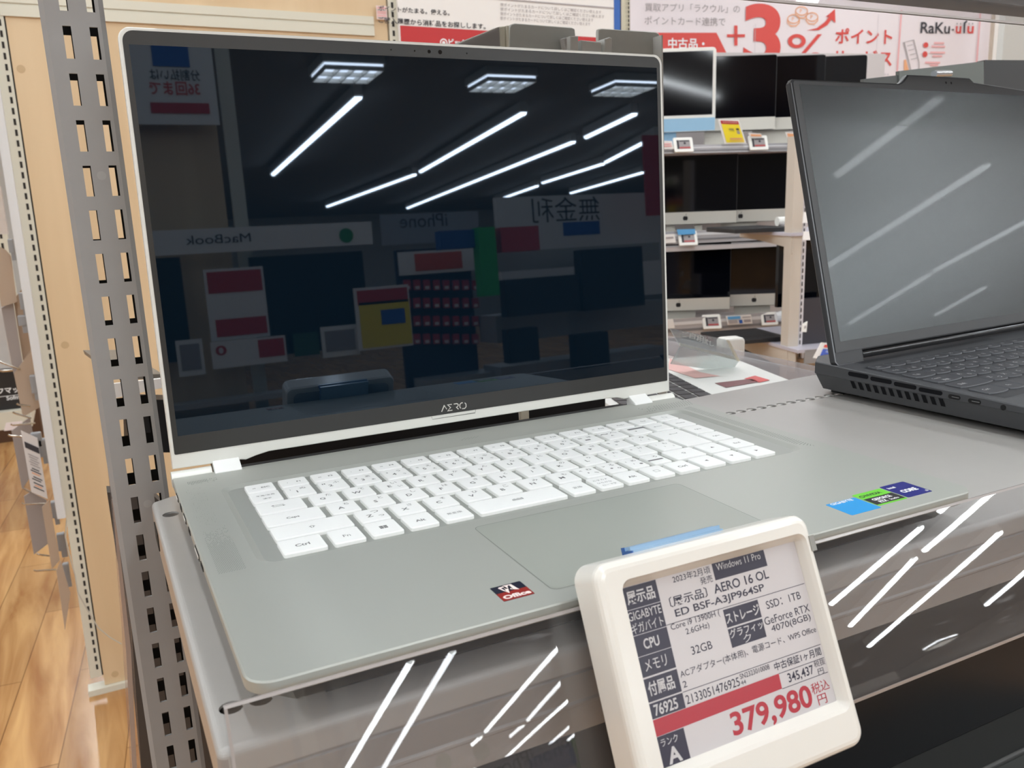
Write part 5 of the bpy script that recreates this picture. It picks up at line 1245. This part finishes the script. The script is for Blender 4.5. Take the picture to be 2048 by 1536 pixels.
# ------------------------------------------------------------------ opposite side of the aisle: seen as a mirror image in the dark screen
LN = V(0, -math.sin(TH), math.cos(TH)); L0 = V(0, .25240, .02295)
def mir(u_, v_, y):
    """where the mirror ray of a screen point meets the plane y = const"""
    r = ray(u_, v_); p = CAM + r * ((L0 - CAM).dot(LN) / r.dot(LN)); r = r - LN * (2 * r.dot(LN))
    return p + r * ((y - p.y) / r.y)
YO = -2.5
OM = lambda y: frame((0, y, 0), (-1, 0, 0), (0, 0, 1))       # faces +y, towards the white laptop
def ob(m, u0, v0, u1, v1, y, z0, z1, k=0, z=None):
    a, b = mir(u0, v0, y), mir(u1, v1, y); m.box(-max(a.x, b.x), -min(a.x, b.x), min(a.z, b.z), max(a.z, b.z), z0, z1, k)
op = thing('opposite_wood_panel', 'maple panel across the aisle, mirrored at the left of the dark screen', 'panel', (.05, YO - .1, FZ))
m = MB(OM(YO - .12)); m.box(-.30, .6, FZ, 1.2, -.02, 0); m.build('board', board_m, op)
m = MB(OM(YO - .11)); a = mir(447, 300, YO - .11); m.box(-a.x - .06, -a.x - .01, FZ, 1.6, -.02, 0); m.build('edge_post', cream, op)
cp = thing('card_poster', 'white poster with red text across the aisle, mirrored top left of the dark screen', 'poster', mir(340, 180, YO - .05))
m = MB(OM(YO - .05)); a, b = mir(254, 60, YO - .05), mir(440, 250, YO - .05); m.box(-b.x, .5, b.z, a.z + .3, -.006, 0, 0)
def ot(s, u0, v0, u1, v1, y, k, bold=0.0):
    a, b = mir(u0, v0, y), mir(u1, v1, y); xr = max(a.x, b.x); m.text(s, -xr, min(a.z, b.z), abs(a.x - b.x), abs(a.z - b.z), .002, k, bold)
ot('分割払いは', 300, 160, 398, 140, YO - .05, 1, .01); ot('36回まで', 300, 190, 398, 165, YO - .05, 2, .02)
ob(m, 300, 205, 420, 228, YO - .05, .001, .003, 3); ob(m, 300, 85, 380, 135, YO - .05, .001, .003, 4)
m.build('sheet', [paper, ink, red_ink, red_deep, blue_ink], cp)
hs = thing('header_strip', 'long white header strip with dark lettering and a green disc across the aisle', 'header sign', mir(520, 475, YO))
m = MB(OM(YO)); a, b = mir(300, 462, YO), mir(746, 488, YO); m.box(-b.x, .25, b.z, a.z, -.01, 0, 0)
ot('MacBook', 372, 490, 500, 466, YO, 1, .0)
c_ = mir(692, 471, YO); m.flat(circle(-c_.x, c_.z, .028, 18), .002, 2); m.build('strip', [paper, ink, mat('disc_green', (30, 140, 70), .5)], hs)
mon = mat('opposite_monitor', (10, 12, 20), .3)
for (u0, v0, u1, v1, lb) in ((255, 520, 385, 720, 'black monitor across the aisle under the header strip, left'), (497, 515, 742, 690, 'black monitor across the aisle under the header strip, right')):
    m = MB(OM(YO - .03)); ob(m, u0, v0, u1, v1, YO - .03, -.02, 0); m.build('opposite_monitor', mon, None, lb, 'monitor')
m = MB(OM(YO)); ob(m, 405, 540, 540, 672, YO, 0, .004, 0); ob(m, 412, 545, 525, 580, YO, .004, .006, 1); ob(m, 430, 640, 535, 665, YO, .004, .006, 1); ot('+5', 470, 635, 520, 600, YO, 1, .03); m.build('red_white_poster', [paper, red_deep], None, 'red and white poster with a large +5 across the aisle', 'poster')
m = MB(OM(YO + .06)); y_ = YO + .06; ob(m, 705, 577, 826, 690, y_, 0, .004, 0); ob(m, 712, 582, 815, 603, y_, .004, .006, 1); ob(m, 716, 606, 824, 686, y_, .004, .006, 2); ob(m, 760, 620, 810, 645, y_, .006, .008, 3); ot('5,000', 750, 678, 820, 660, y_, 4, .02); m.build('yellow_card', [paper, red_deep, yellow_ink, blue_ink, ink], None, 'yellow card reading 5,000 across the aisle', 'price card')
for (u0, v0, u1, v1, lb) in ((350, 682, 412, 748, 'white electronic tag across the aisle, left end of the rail'), (640, 655, 720, 708, 'white electronic tag across the aisle beside the yellow card')):
    m = MB(OM(YO + .04)); ob(m, u0, v0, u1, v1, YO + .04, -.006, 0, 0); ob(m, u0 + 8, v0 + 8, u1 - 8, v1 - 10, YO + .04, 0, .002, 1); m.build('opposite_price_tag', [tw, tg], None, lb, 'price tag')
m = MB(OM(YO + .03)); ob(m, 420, 685, 575, 722, YO + .03, -.004, 0, 0); ob(m, 515, 680, 570, 710, YO + .03, 0, .002, 1); ot('0', 432, 712, 452, 690, YO + .03, 1, .02); ob(m, 585, 668, 640, 708, YO + .03, -.004, 0, 2); m.build('rail_card', [paper, red_deep, mat('rail_card_green', (40, 84, 60), .5)], None, 'long white and red rail card across the aisle', 'price card')
m = MB(OM(YO)); a, b = mir(300, 705, YO), mir(745, 760, YO); m.box(-b.x, .4, b.z - .02, b.z, -.08, .02); m.build('opposite_shelf', shelf_m, None, 'grey shelf across the aisle carrying the black monitors', 'shelf')
m = MB(OM(YO - .02)); m.box(-b.x, .4, FZ, b.z - .06, -.06, -.02); m.build('opposite_cabinet', mat('opposite_grey', (112, 114, 132), .6), None, 'grey-blue cabinet front across the aisle', 'cabinet')
# red goods rack and bright back wall further away
YR = -5.2
rk = thing('red_goods_rack', 'rack of red and white packets far across the aisle', 'rack', mir(880, 700, YR))
m = MB(OM(YR)); a, b = mir(795, 500, YR), mir(968, 800, YR); m.box(-b.x, -a.x, FZ, a.z, -.1, -.05); m.build('back', mat('rack_navy', (26, 30, 58), .6), rk)
m = MB(OM(YR)); ob(m, 795, 505, 958, 540, YR, -.01, 0, 0); ob(m, 828, 508, 925, 536, YR, 0, .004, 1); m.build('rack_header', [paper, mat('header_orange_red', (214, 84, 50), .5)], rk)
rp = mat('packet_red', (190, 50, 66), .4)
pm = MB(); pm.prism(rrect(-.026, .026, 0, .075, .006, 2), -.02, 0, 0); pm.rect(-.016, .016, .008, .03, .001, 1)
for r_ in range(4):
    for i in range(8):
        p = mir(815 + i * 19.5, 572 + r_ * 36, YR + .03); m = MB(OM(YR + .03) @ Matrix.Translation((-p.x, p.z - .03, 0))); m.v = []; m.f = []; m.mi = []
        m.add([tuple(v) for v in pm.v], pm.f); m.mi = list(pm.mi); m.build('red_packet', [rp, paper], None, 'red and white packet on the goods rack far across the aisle', 'packet', 'red packets on the far goods rack')
m = MB(OM(-6.0)); a, b = mir(990, 395, -6.0), mir(1330, 470, -6.0); m.box(-b.x - 1, -a.x, -.2, a.z, -.05, 0, 0); m.M = OM(-6.0); m.text('無金利', -mir(1200, 440, -6.0).x, mir(1200, 440, -6.0).z, mir(1200, 440, -6.0).x - mir(1065, 440, -6.0).x, .22, .002, 1); ob(m, 1125, 445, 1200, 468, -6.0, .001, .004, 2); m.build('white_header_board', [paper, ink, blue_ink], None, 'white header board with large dark characters far across the aisle', 'sign')
m = MB(OM(-6.4)); ob(m, 760, 430, 960, 480, -6.4, -.02, 0, 0); m.text('iPhone', -mir(895, 452, -6.4).x, mir(895, 452, -6.4).z, mir(895, 452, -6.4).x - mir(800, 452, -6.4).x, None, .002, 1); m.build('phone_header', [mat('header_grey', (170, 172, 180), .6), ink], None, 'pale header board reading iPhone far across the aisle', 'sign')
m = MB(OM(-5.6)); ob(m, 1285, 270, 1330, 430, -5.6, -.02, 0, 0); m.build('red_hanging_banner', red_deep, None, 'red hanging banner mirrored at the right edge of the dark screen', 'banner')
for i, (u0, v0, u1, v1, c_, lb) in enumerate(((955, 455, 1000, 590, (40, 170, 80), 'bright green goods box far across the aisle'), (1000, 455, 1080, 500, (190, 60, 70), 'red goods box beside the bright green one far across the aisle'), (880, 462, 955, 495, (30, 80, 150), 'blue goods box on top of the goods rack far across the aisle'), (1010, 560, 1160, 620, (26, 28, 34), 'black monitor far across the aisle behind the goods boxes'), (1160, 500, 1290, 610, (22, 26, 30), 'second black monitor far across the aisle, near the red banner'), (1015, 660, 1080, 720, (20, 22, 26), 'black screen low across the aisle, first from the goods rack'), (1150, 670, 1220, 730, (20, 22, 26), 'black screen low across the aisle, second from the goods rack'))):
    y_ = -4.45 - .03 * i; m = MB(OM(y_)); ob(m, u0, v0, u1, v1, y_, -.1, 0); m.build('goods_box' if i < 3 else 'opposite_screen', mat('goods_%d' % i, c_, .5), None, lb, 'box' if i < 3 else 'monitor')
m = MB(OM(-4.9)); ob(m, 990, 505, 1320, 520, -4.9, -.3, 0); ob(m, 990, 632, 1330, 648, -4.9, -.3, 0); ob(m, 1000, 735, 1340, 760, -4.9, -.3, 0); m.box(-6, -1.9, FZ, -.62, -.4, -.1); m.build('far_display_rack', shelf_m, None, 'pale display rack with three boards far across the aisle', 'rack')
